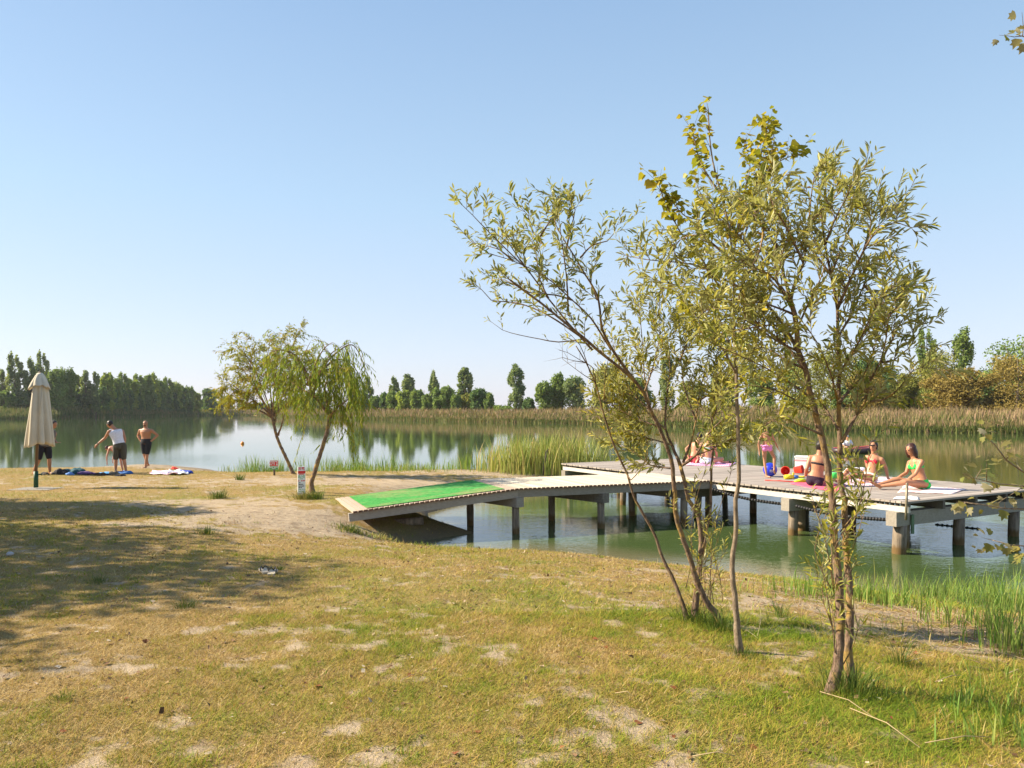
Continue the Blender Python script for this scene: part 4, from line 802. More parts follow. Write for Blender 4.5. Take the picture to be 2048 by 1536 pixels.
SK = skinmat('tanned_skin', (.47,.225,.125)); SK2 = skinmat('pink_skin', (.60,.29,.18)); SK3 = skinmat('deep_tan_skin', (.45,.21,.11))
M_dhair = plain('dark_hair', (.022,.015,.012), .45, .3, 40); M_bhair = plain('brown_hair', (.055,.020,.012), .45, .3, 40); M_blond = plain('blond_hair', (.45,.33,.17), .5, .3, 40)
def cloth(n, c): return plain(n, c, .85, .14, 25)
class Fig:
    """joints in metres in local space: x to the picture's right, y away from the camera, z up"""
    def __init__(s, k=1.0, fem=False, m=1.0): s.k = k; s.fem = fem; s.m = m; s.b = MB()
    def torso(s, P, Cc, hipx, shx, infl=0, which='all'):
        k = s.k; P = Vector(P); Cc = Vector(Cc); up = (Cc-P).normalized(); X = Vector(hipx).normalized(); X = (X-up*X.dot(up)).normalized(); X2 = Vector(shx).normalized(); X2 = (X2-up*X2.dot(up)).normalized()
        s.up = up; s.X = X; s.X2 = X2; s.P = P; s.C = Cc; mb = MB(); L = (Cc-P).length
        prof = [(-.10, .150, .110), (.05, .165, .118), (.22, .150, .105), (.42, .128 if s.fem else .150, .10), (.62, .140 if s.fem else .172, .112), (.82, .152 if s.fem else .198, .118), (1.0, .140 if s.fem else .180, .092), (1.1, .085, .06)]
        out = []
        for t, a, b in prof:
            x = X.lerp(X2, min(1, max(0, t))).normalized(); y = up.cross(x); c = P+up*L*t; out.append((c, x, y, a*k*s.m+infl, b*k*s.m+infl, t))
        s.sec = out; return out
    def loft(s, mb, secs, n=20):
        vs = []; 
        for c, x, y, a, b, t in secs:
            for j in range(n):
                th = 2*math.pi*j/n; vs.append(c+x*math.cos(th)*a+y*math.sin(th)*b)
        N = len(secs); fs = [(i*n+j, i*n+(j+1) % n, (i+1)*n+(j+1) % n, (i+1)*n+j) for i in range(N-1) for j in range(n)]+[tuple(range(n))[::-1], tuple((N-1)*n+j for j in range(n))]
        mb.add(vs, fs, .5, True)
    def band(s, t0, t1, infl, n=24):
        import copy; ss = s.sec; out = []
        for i in range(7):
            t = t0+(t1-t0)*i/6
            for a, b in zip(ss[:-1], ss[1:]):
                if a[5] <= t <= b[5]: f = (t-a[5])/(b[5]-a[5]); out.append((a[0].lerp(b[0], f), a[1].lerp(b[1], f).normalized(), a[2].lerp(b[2], f).normalized(), a[3]*(1-f)+b[3]*f+infl, a[4]*(1-f)+b[4]*f+infl, t)); break
        mb = MB(); s.loft(mb, out, n); return mb
    def hand(s, wr, d, pn, curl=.35):
        """palm from the wrist along d, pn = palm normal (fingers curl towards it)"""
        k = s.k; d = Vector(d).normalized(); pn = Vector(pn); pn = (pn-d*pn.dot(d)).normalized(); sd = d.cross(pn); mb = s.b; wr = Vector(wr)
        for o in (-.024, -.008, .008, .024): cap(mb, wr+sd*o*.55*k, .015*k, wr+d*.085*k+sd*o*k, .0125*k, 8)
        for o, L in ((-.029, .062), (-.010, .074), (.010, .070), (.028, .054)):
            p0 = wr+d*.088*k+sd*o*k; d1 = (d+pn*curl*.6).normalized(); d2 = (d+pn*curl*1.6).normalized(); p1 = p0+d1*L*.5*k; p2 = p1+d2*L*.5*k
            cap(mb, p0, .0095*k, p1, .009*k, 6); cap(mb, p1, .009*k, p2, .0078*k, 6)
        t0 = wr+d*.03*k-sd*.02*k; t1 = t0+(-sd*.8+d*.7).normalized()*.035*k; t2 = t1+(-sd*.25+d+pn*.3).normalized()*.03*k; cap(mb, t0, .0125*k, t1, .011*k, 6); cap(mb, t1, .011*k, t2, .009*k, 6)
    def arm(s, side, E, Wr, hd=None, pn=(0, -.3, -1), curl=.35, sh=None):
        k = s.k; c = s.C; S = Vector(sh) if sh is not None else c+s.X2*side*(.165 if s.fem else .20)*k*s.m-s.up*.035*k; E = Vector(E); Wr = Vector(Wr); mb = s.b; g = s.m
        cap(mb, c+s.X2*side*.05*k-s.up*.01*k, .055*k, S, .052*k*g); cap(mb, S, .053*k*g, S.lerp(E, .5), .045*k*g); cap(mb, S.lerp(E, .5), .045*k*g, E, .036*k*g); cap(mb, E, .037*k*g, E.lerp(Wr, .35), .038*k*g); cap(mb, E.lerp(Wr, .35), .038*k*g, Wr, .0235*k*g)
        s.hand(Wr, hd if hd is not None else (Wr-E), pn, curl); return S
    def leg(s, side, K, An, toe=(0, -1, -.15), hip=None):
        k = s.k; g = s.m; H = Vector(hip) if hip is not None else s.P+s.X*side*.088*k*g-s.up*.01*k; K = Vector(K); An = Vector(An); mb = s.b
        cap(mb, H, .088*k*g, H.lerp(K, .45), .074*k*g); cap(mb, H.lerp(K, .45), .074*k*g, K, .052*k*g); cap(mb, K, .053*k*g, K.lerp(An, .33), .054*k*g); cap(mb, K.lerp(An, .33), .054*k*g, An, .033*k*g)
        t = Vector(toe).normalized(); sh = (An-K).normalized(); heel = An+sh*.04*k-t*.03*k; cap(mb, An, .034*k, heel, .034*k, 8)
        sd = t.cross(sh).normalized()
        cap(mb, heel, .032*k, An+t*.12*k+sh*.052*k, .027*k, 8); cap(mb, An+t*.08*k+sh*.05*k+sd*.015*k, .026*k, An+t*.15*k+sh*.056*k+sd*.018*k, .02*k, 8)
        for j in range(5): b = An+t*.145*k+sh*.06*k+sd*(j-2)*.014*k; cap(mb, b, .012*k, b+t*(.03-.004*abs(j-1))*k, .0095*k, 6)
        s.legs = getattr(s, 'legs', []); s.legs.append((H, K, An)); return H
    def head(s, Hc, face, up=(0, 0, 1), ):
        k = s.k*1.0; Hc = Vector(Hc); f = Vector(face).normalized(); u = Vector(up).normalized(); u = (u-f*u.dot(f)).normalized(); x = f.cross(u); mb = s.b; s.Hc = Hc; s.f = f; s.u = u; s.hx = x
        cap(mb, s.C+s.up*.02*k, .066*k*s.m, Hc-u*.05*k-f*.02*k, .057*k*s.m)
        ell(mb, Hc+u*.025*k-f*.012*k, x, f, u, .076*k, .094*k, .092*k); ell(mb, Hc-u*.035*k+f*.018*k, x, f, u, .058*k, .066*k, .072*k)
        cap(mb, Hc-u*.088*k+f*.055*k, .020*k, Hc-u*.082*k+f*.048*k, .026*k, 8)
        cap(mb, Hc+u*.012*k+f*.082*k, .0085*k, Hc-u*.024*k+f*.098*k, .0125*k, 6)   # nose
        for q in (-1, 1):
            cap(mb, Hc+x*q*.018*k+u*.028*k+f*.082*k, .009*k, Hc+x*q*.042*k+u*.026*k+f*.072*k, .009*k, 6)   # brow
            ell(mb, Hc+x*q*.076*k-u*.006*k-f*.008*k, x, f, u, .010*k, .020*k, .032*k)
        cap(mb, Hc-x*.018*k-u*.052*k+f*.080*k, .0075*k, Hc+x*.018*k-u*.052*k+f*.080*k, .0075*k, 6)
    def body(s, name, loc, label, skin, cat='person', vox=.0125, group=None):
        s.loft(s.b, s.sec); 
        if s.fem and s.k > .8:
            for q in (-1, 1): ell(s.b, s.C-s.up*.13*s.k+s.X2*q*.075*s.k+s.fwd*.085*s.k, s.X2, s.fwd, s.up, .058*s.k, .05*s.k, .058*s.k)
        else: s.loft(s.b, [])  if False else None
        for q in (-1, 1): ell(s.b, s.P+s.X*q*.07*s.k-s.fwd*(.045 if s.fem else .02)*s.k-s.up*.03*s.k, s.X, s.fwd, s.up, .082*s.k*s.m, .082*s.k*s.m, .09*s.k*s.m)
        s.e = empty(name, loc, label, cat, group); remesh(s.b, 'body', vox*(1 if s.k > .8 else .8), skin, s.e, 3)
        if hasattr(s, 'f'):
            for q in (-1, 1):
                mb = MB(); mb.sphere(s.Hc+s.hx*q*.030*s.k+s.u*.008*s.k+s.f*.079*s.k, .0105*s.k, u=8, v=6); mb.build('eye', M_dhair, s.e)
        return s.e
    def wear(s, name, mb, mat, vox=.012, sm=3): return remesh(mb, name, vox, mat, s.e, sm)
    def hair(s, mat, kind='short'):
        k = s.k; mb = MB(); c = s.Hc; x, f, u = s.hx, s.f, s.u
        ell(mb, c+u*.036*k-f*.024*k, x, f, u, .084*k, .094*k, .094*k)
        if kind == 'long':
            for j in range(13):
                a = (j-6)/6*1.9; d = x*math.sin(a)-f*math.cos(a)*.95; p0 = c+d*.070*k+u*.04*k; p1 = c+d*.092*k-u*.06*k; p2 = c+d*.092*k-u*(.13+.06*random.random())*k+x*random.uniform(-.02, .02); cap(mb, p0, .036*k, p1, .030*k, 8); cap(mb, p1, .030*k, p2, .012*k, 8)
        elif kind == 'bun':
            mb.sphere(c+u*.10*k-f*.07*k, .045*k)
            for j in range(7): a = (j-3)/3*1.4; d = x*math.sin(a)-f*math.cos(a); cap(mb, c+d*.07*k+u*.02*k, .03*k, c+d*.07*k-u*.05*k, .018*k, 8)
        else:
            for j in range(9): a = (j-4)/4*1.6; d = x*math.sin(a)-f*math.cos(a); cap(mb, c+d*.066*k+u*.02*k, .028*k, c+d*.062*k-u*.045*k, .014*k, 8)
        for j in range(60):
            d = Vector((random.gauss(0, 1), random.gauss(0, 1), random.gauss(0, 1))).normalized()
            if d.dot(f) > .45 or d.dot(u) < -.25: continue
            mb.sphere(c+u*.036*k-f*.024*k+Vector((d.dot(x)*x*.082+d.dot(f)*f*.092+d.dot(u)*u*.092))*k, random.uniform(.008, .017)*k, u=6, v=5)
        s.wear('hair', mb, mat, .008, 1)
    def shorts(s, mat, length=.7, infl=.012, name='shorts', top=.3):
        mb = s.band(-.09, top, infl*.7)
        for q in (-1, 1): ell(mb, s.P+s.X*q*.07*s.k-s.fwd*.02*s.k-s.up*.03*s.k, s.X, s.fwd, s.up, .085*s.k*s.m+infl, .085*s.k*s.m+infl, .09*s.k*s.m+infl)
        for H, K, An in s.legs: cap(mb, H+(K-H)*.02, .094*s.k*s.m+infl*.6, H.lerp(K, length*.5), .082*s.k*s.m+infl); cap(mb, H.lerp(K, length*.5), .082*s.k*s.m+infl, H.lerp(K, length), .062*s.k*s.m+infl*1.2)
        s.wear(name, mb, mat, .013, 2)
    def brief(s, mat, name='swimsuit_bottom', top=.16):
        mb = s.band(-.10, top, .009)
        for q in (-1, 1): ell(mb, s.P+s.X*q*.075*s.k-s.fwd*.045*s.k-s.up*.03*s.k, s.X, s.fwd, s.up, .085*s.k*s.m+.010, .085*s.k*s.m+.010, .082*s.k*s.m+.006)
        s.wear(name, mb, mat, .012, 1)
    def bra(s, mat, straps=True):
        mb = s.band(.67, .76, .008)
        for q in (-1, 1):
            ell(mb, s.C-s.up*.13*s.k+s.X2*q*.075*s.k+s.fwd*.085*s.k, s.X2, s.fwd, s.up, .060*s.k, .058*s.k, .056*s.k)
            if straps: cap(mb, s.C-s.up*.10*s.k+s.X2*q*.075*s.k+s.fwd*.12*s.k, .011, s.C+s.up*.03*s.k+s.X2*q*.05*s.k+s.fwd*.05*s.k, .010, 6)
        s.wear('swimsuit_top', mb, mat, .011, 1)
def V3(*a): return Vector(a)
# 1 shirtless bald man, hands on hips, at the water's edge
p = G(292, 935.5); f = Fig(1.03, m=1.12); f.fwd = V3(0, -1, 0)
f.torso((.0, 0, .96), (-.01, .0, 1.46), (1, 0, 0), (1, -.12, 0)); f.arm(-1, (-.34, .06, 1.22), (-.20, -.02, 1.02), (.6, -.3, -.5), (.6, .4, 0)); f.arm(1, (.40, .10, 1.24), (.22, .0, 1.03), (-.7, -.3, -.4), (-.5, .5, 0))
f.leg(-1, (-.03, -.06, .52), (.0, .16, .12), (-.2, -1, -.1)); f.leg(1, (.08, -.08, .50), (.04, -.12, .07), (-.25, -1, 0)); f.head((-.02, -.02, 1.675), (-.05, -1, .05))
f.body('person', p, 'bald shirtless man in black shorts with hands on hips at the water edge', SK3); f.shorts(cloth('black_shorts', (.018,.018,.022)), .85)
mb = MB(); ell(mb, f.Hc-f.u*.06*f.k+f.f*.035, f.hx, f.f, f.u, .05, .052, .045); f.wear('beard', mb, M_dhair, .01, 1)
# 2 man in white vest reaching down to the left
p = G(238, 948); p.x = (238-1024)/F*p.y; f = Fig(1.03, m=1.05); f.fwd = V3(-.6, -.3, -.3).normalized(); f.fwd = V3(-.8, .6, 0).normalized()
f.torso((.02, 0, .95), (-.13, .02, 1.43), (.6, .8, 0), (.75, .65, 0)); f.arm(-1, (-.46, .0, 1.18), (-.68, -.05, .98), (-.6, 0, -.8), (0, 1, -.2), .3, sh=(-.26, -.12, 1.40)); f.arm(1, (.14, .12, 1.14), (.10, .10, .90), (0, 0, -1), (-1, 0, 0), .4, sh=(.04, .14, 1.40))
f.leg(-1, (-.08, -.04, .50), (-.10, -.02, .08), (-.7, -.5, -.1), hip=(-.06, -.05, .93)); f.leg(1, (.15, .02, .50), (.20, .06, .08), (-.5, -.6, -.1), hip=(.12, .03, .93)); f.head((-.30, .0, 1.62), (-.85, .1, -.5), (-.3, 0, .9))
f.body('person', p, 'man in white sleeveless shirt and dark green shorts reaching out to the left', SK3); f.hair(M_dhair); f.shorts(cloth('olive_shorts', (.07,.065,.045)), .92, .014)
mb = f.band(.08, 1.02, .014); cap(mb, (-.24, -.08, 1.44), .04, (-.13, 0, 1.40), .06); cap(mb, (.0, .1, 1.44), .04, (-.1, 0, 1.40), .06); f.wear('vest', mb, cloth('white_vest', (.72,.72,.78)))
mb = MB(); mb.tube([(-.655, -.045, 1.0), (-.675, -.05, .985)], [.034, .034], 10); f.wear('watch', mb, M_dhair, .008, 1)
# 3 child bending down
p = G(219, 947.5); p.x = (221-1024)/F*p.y; p.y += .35; f = Fig(.72, fem=False, m=.98); f.fwd = V3(-.3, -.3, -.9).normalized(); f.torso((.02, .0, .68), (-.10, -.10, .86), (.5, .8, 0), (.5, .8, 0)); f.torso((.04, 0, .70), (-.14, .12, .96), (.8, .4, 0), (.8, .4, 0)) if False else None
f.fwd = V3(-.5, .1, -.85).normalized(); f.torso((.05, 0, .68), (-.22, .12, .84), (.3, .9, 0), (.3, .9, 0)); f.arm(-1, (-.26, -.10, .55), (-.24, -.12, .36), (0, 0, -1), (1, 0, 0), sh=(-.22, -.02, .80)); f.arm(1, (-.20, .24, .58), (-.22, .2, .40), (0, 0, -1), (1, 0, 0), sh=(-.20, .2, .80))
f.leg(-1, (-.02, -.02, .36), (.0, .0, .06), (-.8, -.5, 0), hip=(.0, -.06, .65)); f.leg(1, (.13, .06, .36), (.18, .08, .06), (-.8, -.5, 0), hip=(.1, .08, .65)); f.head((-.36, .13, .80), (-.4, 0, -.9), (-.9, 0, .4))
f.body('person', p, 'child in dark swim trunks bending down beside the man in the white sleeveless shirt', SK2); f.hair(M_bhair); f.shorts(cloth('navy_trunks', (.02,.02,.035)), .5, .015)
# 4 man behind the parasol
p = G(88, 949); p.x = (88-1024)/F*p.y; f = Fig(1.03, m=1.12); f.fwd = V3(.8, -.4, 0).normalized()
f.torso((.0, 0, .93), (.12, 0, 1.38), (.5, .8, 0), (.5, .8, 0)); f.arm(1, (.18, .22, 1.10), (.36, .08, 1.02), (.8, -.2, .1), (0, 0, -1)); f.arm(-1, (-.02, -.22, 1.12), (.26, -.16, 1.00), (.9, .1, .1), (0, 0, -1)) 
f.leg(-1, (-.10, -.10, .50), (-.30, -.05, .08), (.8, -.5, 0)); f.leg(1, (.12, .08, .52), (.10, .14, .08), (.8, -.5, 0)); f.head((.33, 0, 1.60), (.85, -.4, -.25))
f.body('person', p, 'dark-haired man in grey shirt and black shorts standing behind the closed parasol', SK3); f.hair(M_dhair); f.shorts(cloth('black_shorts', (.016,.016,.022)), .88, .018)
mb = f.band(.0, 1.04, .022); 
for sd_, E in ((1, V3(.18, .22, 1.10)), (-1, V3(-.02, -.22, 1.12))): S = f.C+f.X2*sd_*.19; cap(mb, S, .075, S.lerp(E, .55), .065); cap(mb, f.C-f.up*.03, .08, S, .075)
f.wear('shirt', mb, cloth('grey_shirt', (.16,.145,.13)))
# 5+6 two women sitting on the pink towel at the far end of the platform
p = deckpt(1388, 926); f = Fig(.96, fem=True); f.fwd = V3(.5, .85, 0).normalized(); f.torso((0, 0, .12), (.10, .06, .58), (.85, -.5, 0), (.85, -.5, 0)); f.arm(-1, (-.22, .10, .42), (-.16, -.02, .14), (-.4, -.3, -.2), (0, 0, -1)); f.arm(1, (.32, .10, .36), (.36, .24, .16), (.5, .6, 0), (0, 0, -1))
f.leg(-1, (.20, .46, .18), (.42, .12, .08), (1, -.2, 0)); f.leg(1, (.48, .26, .12), (.20, .42, .08), (-.6, .5, 0)); f.head((.20, .10, .80), (.5, .85, 0)); f.body('person', p, 'dark-haired person sitting at the far end of the jetty, left of the blond woman', SK); f.hair(M_dhair); f.brief(cloth('red_swimwear', (.35,.04,.05)))
p = deckpt(1412, 929); f = Fig(1.0, fem=True, m=1.08); f.fwd = V3(.6, .8, 0).normalized(); f.torso((0, 0, .12), (.07, .05, .60), (.85, -.5, 0), (.9, -.4, 0)); f.arm(-1, (-.26, -.02, .42), (-.24, .0, .16), (-.3, -.1, -.4), (0, 0, -1)); f.arm(1, (.30, -.02, .38), (.34, .1, .16), (.5, .3, -.2), (0, 0, -1))
f.leg(1, (.50, .10, .16), (.16, .34, .08), (-.5, .6, 0)); f.leg(-1, (.34, .48, .16), (.50, .16, .08), (.8, -.2, 0)); f.head((.10, .06, .83), (.3, .95, 0)); f.body('person', p, 'blond woman in pale bikini sitting cross-legged with her back to us on the pink towel', SK2); f.hair(M_blond, 'bun'); f.brief(cloth('white_swimwear', (.62,.72,.76))); f.bra(cloth('mint_swimwear', (.42,.66,.60)))
# 7 child with pink bottoms, foot on the ball
p = deckpt(1534, 955); f = Fig(.74, fem=True, m=.9); f.fwd = V3(.3, .95, 0).normalized(); f.torso((.0, 0, .70), (-.02, -.02, 1.05), (.97, -.2, 0), (.97, -.1, 0)); f.arm(-1, (-.21, -.02, .82), (-.19, -.02, .62), (0, 0, -1), (1, 0, 0)); f.arm(1, (.20, .02, .84), (.30, .10, .68), (.5, .3, -.7), (-1, 0, 0))
f.leg(-1, (-.05, .02, .37), (-.02, -.02, .06), (.1, -.2, 0)); f.leg(1, (.21, .10, .46), (.20, .08, .19), (.4, .6, -.6)); f.head((-.04, .02, 1.22), (-.2, .95, -.2)); f.body('person', p, 'girl in pink frilled bikini bottom standing with one foot raised by the blue ball', SK); f.hair(M_bhair, 'short'); f.brief(cloth('pink_swimwear', (.80,.28,.58)))
mb = MB()
for j in range(22): a = j*.2856; c = f.P+f.up*.055; d = f.X*math.cos(a)*.125+f.fwd*math.sin(a)*.10; mb.sphere(c+d+Z*random.uniform(-.012, .012), .018, .018, .024, 8, 6)
f.wear('frill', mb, cloth('pink_frill', (.85,.35,.66)), .009, 1)
# 8 dark-haired woman seen from behind, on the red towel
p = deckpt(1630, 972); f = Fig(1.0, fem=True, m=1.04); f.fwd = V3(.5, .86, 0).normalized(); f.torso((0, 0, .12), (.10, .02, .60), (.85, -.5, 0), (.9, -.4, 0)); f.arm(-1, (-.16, .04, .36), (-.12, .2, .20), (.3, .8, 0), (0, 0, -1)); f.arm(1, (.34, .06, .36), (.40, .22, .20), (.3, .8, 0), (0, 0, -1))
f.leg(-1, (.18, .46, .22), (.38, .70, .07), (.4, .8, 0)); f.leg(1, (.42, .28, .20), (.50, .62, .07), (.4, .8, 0)); f.head((.12, .04, .83), (.1, .98, .1)); f.body('person', p, 'dark-haired woman in black bikini sitting with her back to us behind the twin-stemmed willow', SK3); f.hair(M_dhair, 'bun'); f.brief(cloth('purple_black_swimwear', (.03,.012,.03))); f.bra(cloth('black_swimwear', (.02,.015,.02)))
# 9 woman in red top leaning back on her arms, sunglasses, legs stretched left
p = deckpt(1748, 965); f = Fig(1.0, fem=True, m=1.0); f.fwd = V3(-.75, -.6, .3).normalized(); f.torso((-.10, .0, .13), (.04, .06, .56), (.6, -.75, 0), (.65, -.7, 0)); f.arm(-1, (.0, .34, .36), (.12, .40, .10), (.5, .2, -.1), (0, 0, -1)); f.arm(1, (.26, .0, .34), (.30, -.02, .09), (.4, -.3, -.1), (0, 0, -1))
f.leg(-1, (-.46, .14, .30), (-.74, .02, .08), (-.9, -.2, 0)); f.leg(1, (-.50, -.16, .16), (-.90, -.22, .07), (-.9, -.2, .3)); f.head((.0, .03, .80), (-.7, -.7, .15)); f.body('person', p, 'woman in red swimsuit top and sunglasses leaning back on her arms on the jetty', SK3); f.hair(M_dhair, 'bun'); f.bra(cloth('red_top', (.62,.02,.045))); f.brief(cloth('white_bottom', (.6,.58,.55)))
mb = MB(); cap(mb, f.Hc-f.hx*.045+f.u*.01+f.f*.088, .018, f.Hc-f.hx*.015+f.u*.01+f.f*.094, .018, 8); cap(mb, f.Hc+f.hx*.045+f.u*.01+f.f*.088, .018, f.Hc+f.hx*.015+f.u*.01+f.f*.094, .018, 8); cap(mb, f.Hc-f.hx*.04+f.u*.012+f.f*.095, .007, f.Hc+f.hx*.04+f.u*.012+f.f*.095, .007, 6); f.wear('sunglasses', mb, M_dhair, .007, 1)
# 10 woman in green bikini sitting sideways, legs to the left
p = deckpt(1842, 979); f = Fig(1.0, fem=True, m=.97); f.fwd = V3(-.95, -.3, 0).normalized(); f.torso((.0, 0, .12), (-.10, .03, .58), (.3, -.95, 0), (.25, -.95, 0)); f.arm(1, (-.20, -.16, .32), (-.34, -.14, .215), (-.9, .1, -.1), (0, 0, -1)); f.arm(-1, (-.20, .18, .32), (-.40, .12, .23), (-.9, .1, -.1), (0, 0, -1))
f.leg(1, (-.42, -.20, .16), (-.80, .0, .07), (-.6, -.3, .5)); f.leg(-1, (-.42, .10, .19), (-.82, .08, .09), (-.8, -.2, .5)); f.head((-.19, .03, .80), (-.93, -.25, -.28)); f.body('person', p, 'brown-haired woman in bright green bikini sitting with legs stretched to the left', SK3)
f.hair(M_bhair, 'long'); f.brief(cloth('green_bottom', (.03,.62,.10))); f.bra(cloth('green_top', (.03,.58,.10)))

# ------------------------------------------------------------ cloths, toys, things on the jetty
def sheet(name, corners, mat, label, cat, thick=.008, wr=.010, n=18, z0=.004, group=None):
    c = [Vector(q) for q in corners]; mb = MB(); vs = []; ph = random.uniform(0, 6)
    for i in range(n+1):
        for j in range(n+1):
            a = c[0].lerp(c[1], i/n); b = c[3].lerp(c[2], i/n); q = a.lerp(b, j/n); e = .015*math.sin(j*.9+ph); h = wr*(math.sin(i*.7+ph+j*.23)+math.sin(j*.83+ph*2-i*.31)+2)*.5*(.4+.6*vnoise(i*1., j*1., .3))
            vs.append(q+Vector((e, e, z0+h)))
    fs = [(i*(n+1)+j, i*(n+1)+j+1, (i+1)*(n+1)+j+1, (i+1)*(n+1)+j) for i in range(n) for j in range(n)]; mb.add(vs, fs, .5, True); o = mb.build(name, mat)
    s = o.modifiers.new('s', 'SOLIDIFY'); s.thickness = thick; s.offset = 1; return tag(o, label, cat, group)
def striped(name, a, b, sc=14, rz=.4, thr=.5):
    m, nt, bs = newmat(name); w = nt.nodes.new('ShaderNodeTexWave'); nt.links.new(coords(nt, 'Object', (1, 1, 1), rz), w.inputs[0]); w.inputs['Scale'].default_value = sc; w.inputs['Distortion'].default_value = 1.5
    nt.links.new(ramp(nt, [(thr-.05, a), (thr+.05, b)], w.outputs[0]), bs.inputs['Base Color']); bs.inputs['Roughness'].default_value = .9; return m
D = deckpt
sheet('beach_towel', [D(1372,931), D(1462,933), D(1474,925), D(1385,923)], striped('pink_towel', (.80,.22,.50), (.86,.60,.72), 5), 'pink towel under the two people at the far end of the platform', 'towel')
sheet('beach_towel', [D(1580,968), D(1680,987), D(1692,972), D(1600,958)], cloth('rose_towel', (.75,.12,.20)), 'red-pink towel under the dark-haired woman behind the twin-stemmed willow', 'towel')
sheet('beach_towel', [D(1680,970), D(1790,974), D(1790,956), D(1695,953)], striped('floral_towel', (.78,.76,.85), (.60,.10,.14), 9, 1.1, .7), 'white and red patterned towel under the woman in red', 'towel')
sheet('beach_towel', [D(1795,985), D(1905,988), D(1932,979), D(1810,971)], striped('peach_towel', (.86,.52,.48), (.85,.76,.74), 4, .9), 'peach and white towel under the woman in the green bikini', 'towel')
sheet('beach_towel', [D(1786,999), D(1838,1000), D(1836,994), D(1794,993.5)], cloth('white_cloth', (.82,.82,.80)), 'small white cloth lying at the near corner of the platform', 'towel')
def heap(name, P, rx, ry, h, mat, label, cat='clothes', n=14, parts=None):
    mb = MB(); P = Vector(P)
    for i in range(n): a = random.uniform(0, 6.28); r = random.uniform(0, .75); mb.sphere(P+Vector((math.cos(a)*r*rx, math.sin(a)*r*ry, h*.28*random.random())), rx*random.uniform(.25, .45), ry*random.uniform(.3, .5), h*random.uniform(.35, .8)*(1-.5*r), 10, 6)
    o = remesh(mb, name, max(.012, rx*.05), mat, None, 3); return tag(o, label, cat)
heap('crumpled_towel', D(1716,948), .42, .22, .22, striped('lilac_cloth', (.72,.62,.82), (.92,.90,.93), 16), 'crumpled lilac and white cloth by the legs of the woman in red', 'towel')
heap('bag', D(1457,927), .22, .14, .12, cloth('black_bag', (.03,.02,.035)), 'small dark bag at the right end of the pink towel', 'bag')
heap('swim_ring', D(1722,968), .10, .07, .09, cloth('orange_toy', (.80,.35,.03)), 'small orange and red toy on the patterned towel', 'toy')
# ball with a light emblem
b = empty('ball', D(1543,953.5), 'blue ball with a white mark beside the girl on the platform', 'ball'); mb = MB(); mb.sphere((0, .1, .165), .165, u=28, v=18); mb.build('ball_skin', plain('blue_plastic', (.02,.04,.55), .25, .1), b)
mb = MB(); C0 = V3(0, .1, .165)
def onball(u_, v_): d = V3(math.sin(u_)*math.cos(v_), -math.cos(u_)*math.cos(v_), math.sin(v_)); return C0+d*.1662
for a0, a1, v0, v1 in [(-.35,-.28,-.35,.0),(-.35,-.05,-.05,.02),(-.12,-.05,-.35,.0),(.05,.12,-.3,.05),(.05,.3,-.02,.05),(-.1,.3,.35,.4)]:
    vs = [onball(a, v) for a in np.linspace(a0, a1, 5) for v in np.linspace(v0, v1, 5)]; mb.add(vs, [(i*5+j, (i+1)*5+j, (i+1)*5+j+1, i*5+j+1) for i in range(4) for j in range(4)])
mb.build('emblem', cloth('white_print', (.7,.75,.85)), b)
# red bucket lying on its side
def lathe(prof, n=24):
    mb = MB(); vs = [Vector((r*math.cos(2*math.pi*k/n), r*math.sin(2*math.pi*k/n), z)) for r, z in prof for k in range(n)]
    mb.add(vs, [(i*n+k, i*n+(k+1) % n, (i+1)*n+(k+1) % n, (i+1)*n+k) for i in range(len(prof)-1) for k in range(n)], .5, True); return mb
M_red = plain('red_plastic', (.72,.035,.015), .35, .08)
for px, py, a, lb in ((1573,951,-.5,'red toy bucket lying on its side with its mouth to the camera'),(1590,948,.9,'second red toy bucket tipped over to the right')):
    e = empty('toy_bucket', D(px, py)+Z*.10, lb, 'bucket'); o = lathe([(0.001,0),(.075,0),(.10,.19),(.108,.19),(.108,.175),(.103,.175),(.08,-.006),(.001,-.006)]).build('bucket_shell', M_red, e); o.rotation_euler = (R(82), 0, a)
    mb = MB(); mb.tube([Vector((.105*math.cos(t_), .02+.09*math.sin(t_), .18)) for t_ in np.linspace(0, math.pi, 9)], [.005]*9, 6); o = mb.build('handle', M_red, e); o.rotation_euler = (R(82), 0, a)
def toyset(name, P, label, cat, pieces, rz=0):
    e = empty(name, P, label, cat, None, rz)
    for nm, mbx, mt in pieces: mbx.build(nm, mt, e)
M_yel = plain('yellow_plastic', (.85,.70,.03), .35, .05); M_blu = plain('blue_plastic_toy', (.05,.20,.60), .35, .05); M_lime = plain('lime_plastic', (.45,.85,.03), .35, .05); M_grn = plain('green_plastic', (.06,.6,.12), .35, .05)
m1 = MB(); m1.tube([(-.22,0,.05),(-.10,0,.055),(.0,0,.05)], [.05,.055,.04], 12); m2 = MB(); m2.tube([(0,0,.05),(.10,0,.05)], [.045,.04], 12); m3 = MB(); m3.tube([(.1,0,.05),(.24,0,.045),(.27,0,.045)], [.02,.018,.03], 10); m3.box((.0,0,.12),(.02,0,0),(0,.01,0),(0,0,.03))
toyset('water_pistol', D(1587,958), 'yellow and blue water toy beside the red buckets', 'toy', [('toy_body', m1, M_yel), ('tank', m2, M_blu), ('nozzle', m3, M_yel)], .2)
m1 = MB(); m1.tube([(-.16,0,.03),(.0,0,.05),(.12,0,.04)], [.02,.05,.03], 10); m2 = MB(); m2.tube([(.12,0,.04),(.3,.02,.03)], [.015,.012], 8); toyset('toy_shovel', D(1603,965), 'lime green toy shovel by the dark-haired woman', 'toy', [('blade', m1, M_lime), ('grip', m2, M_lime)])
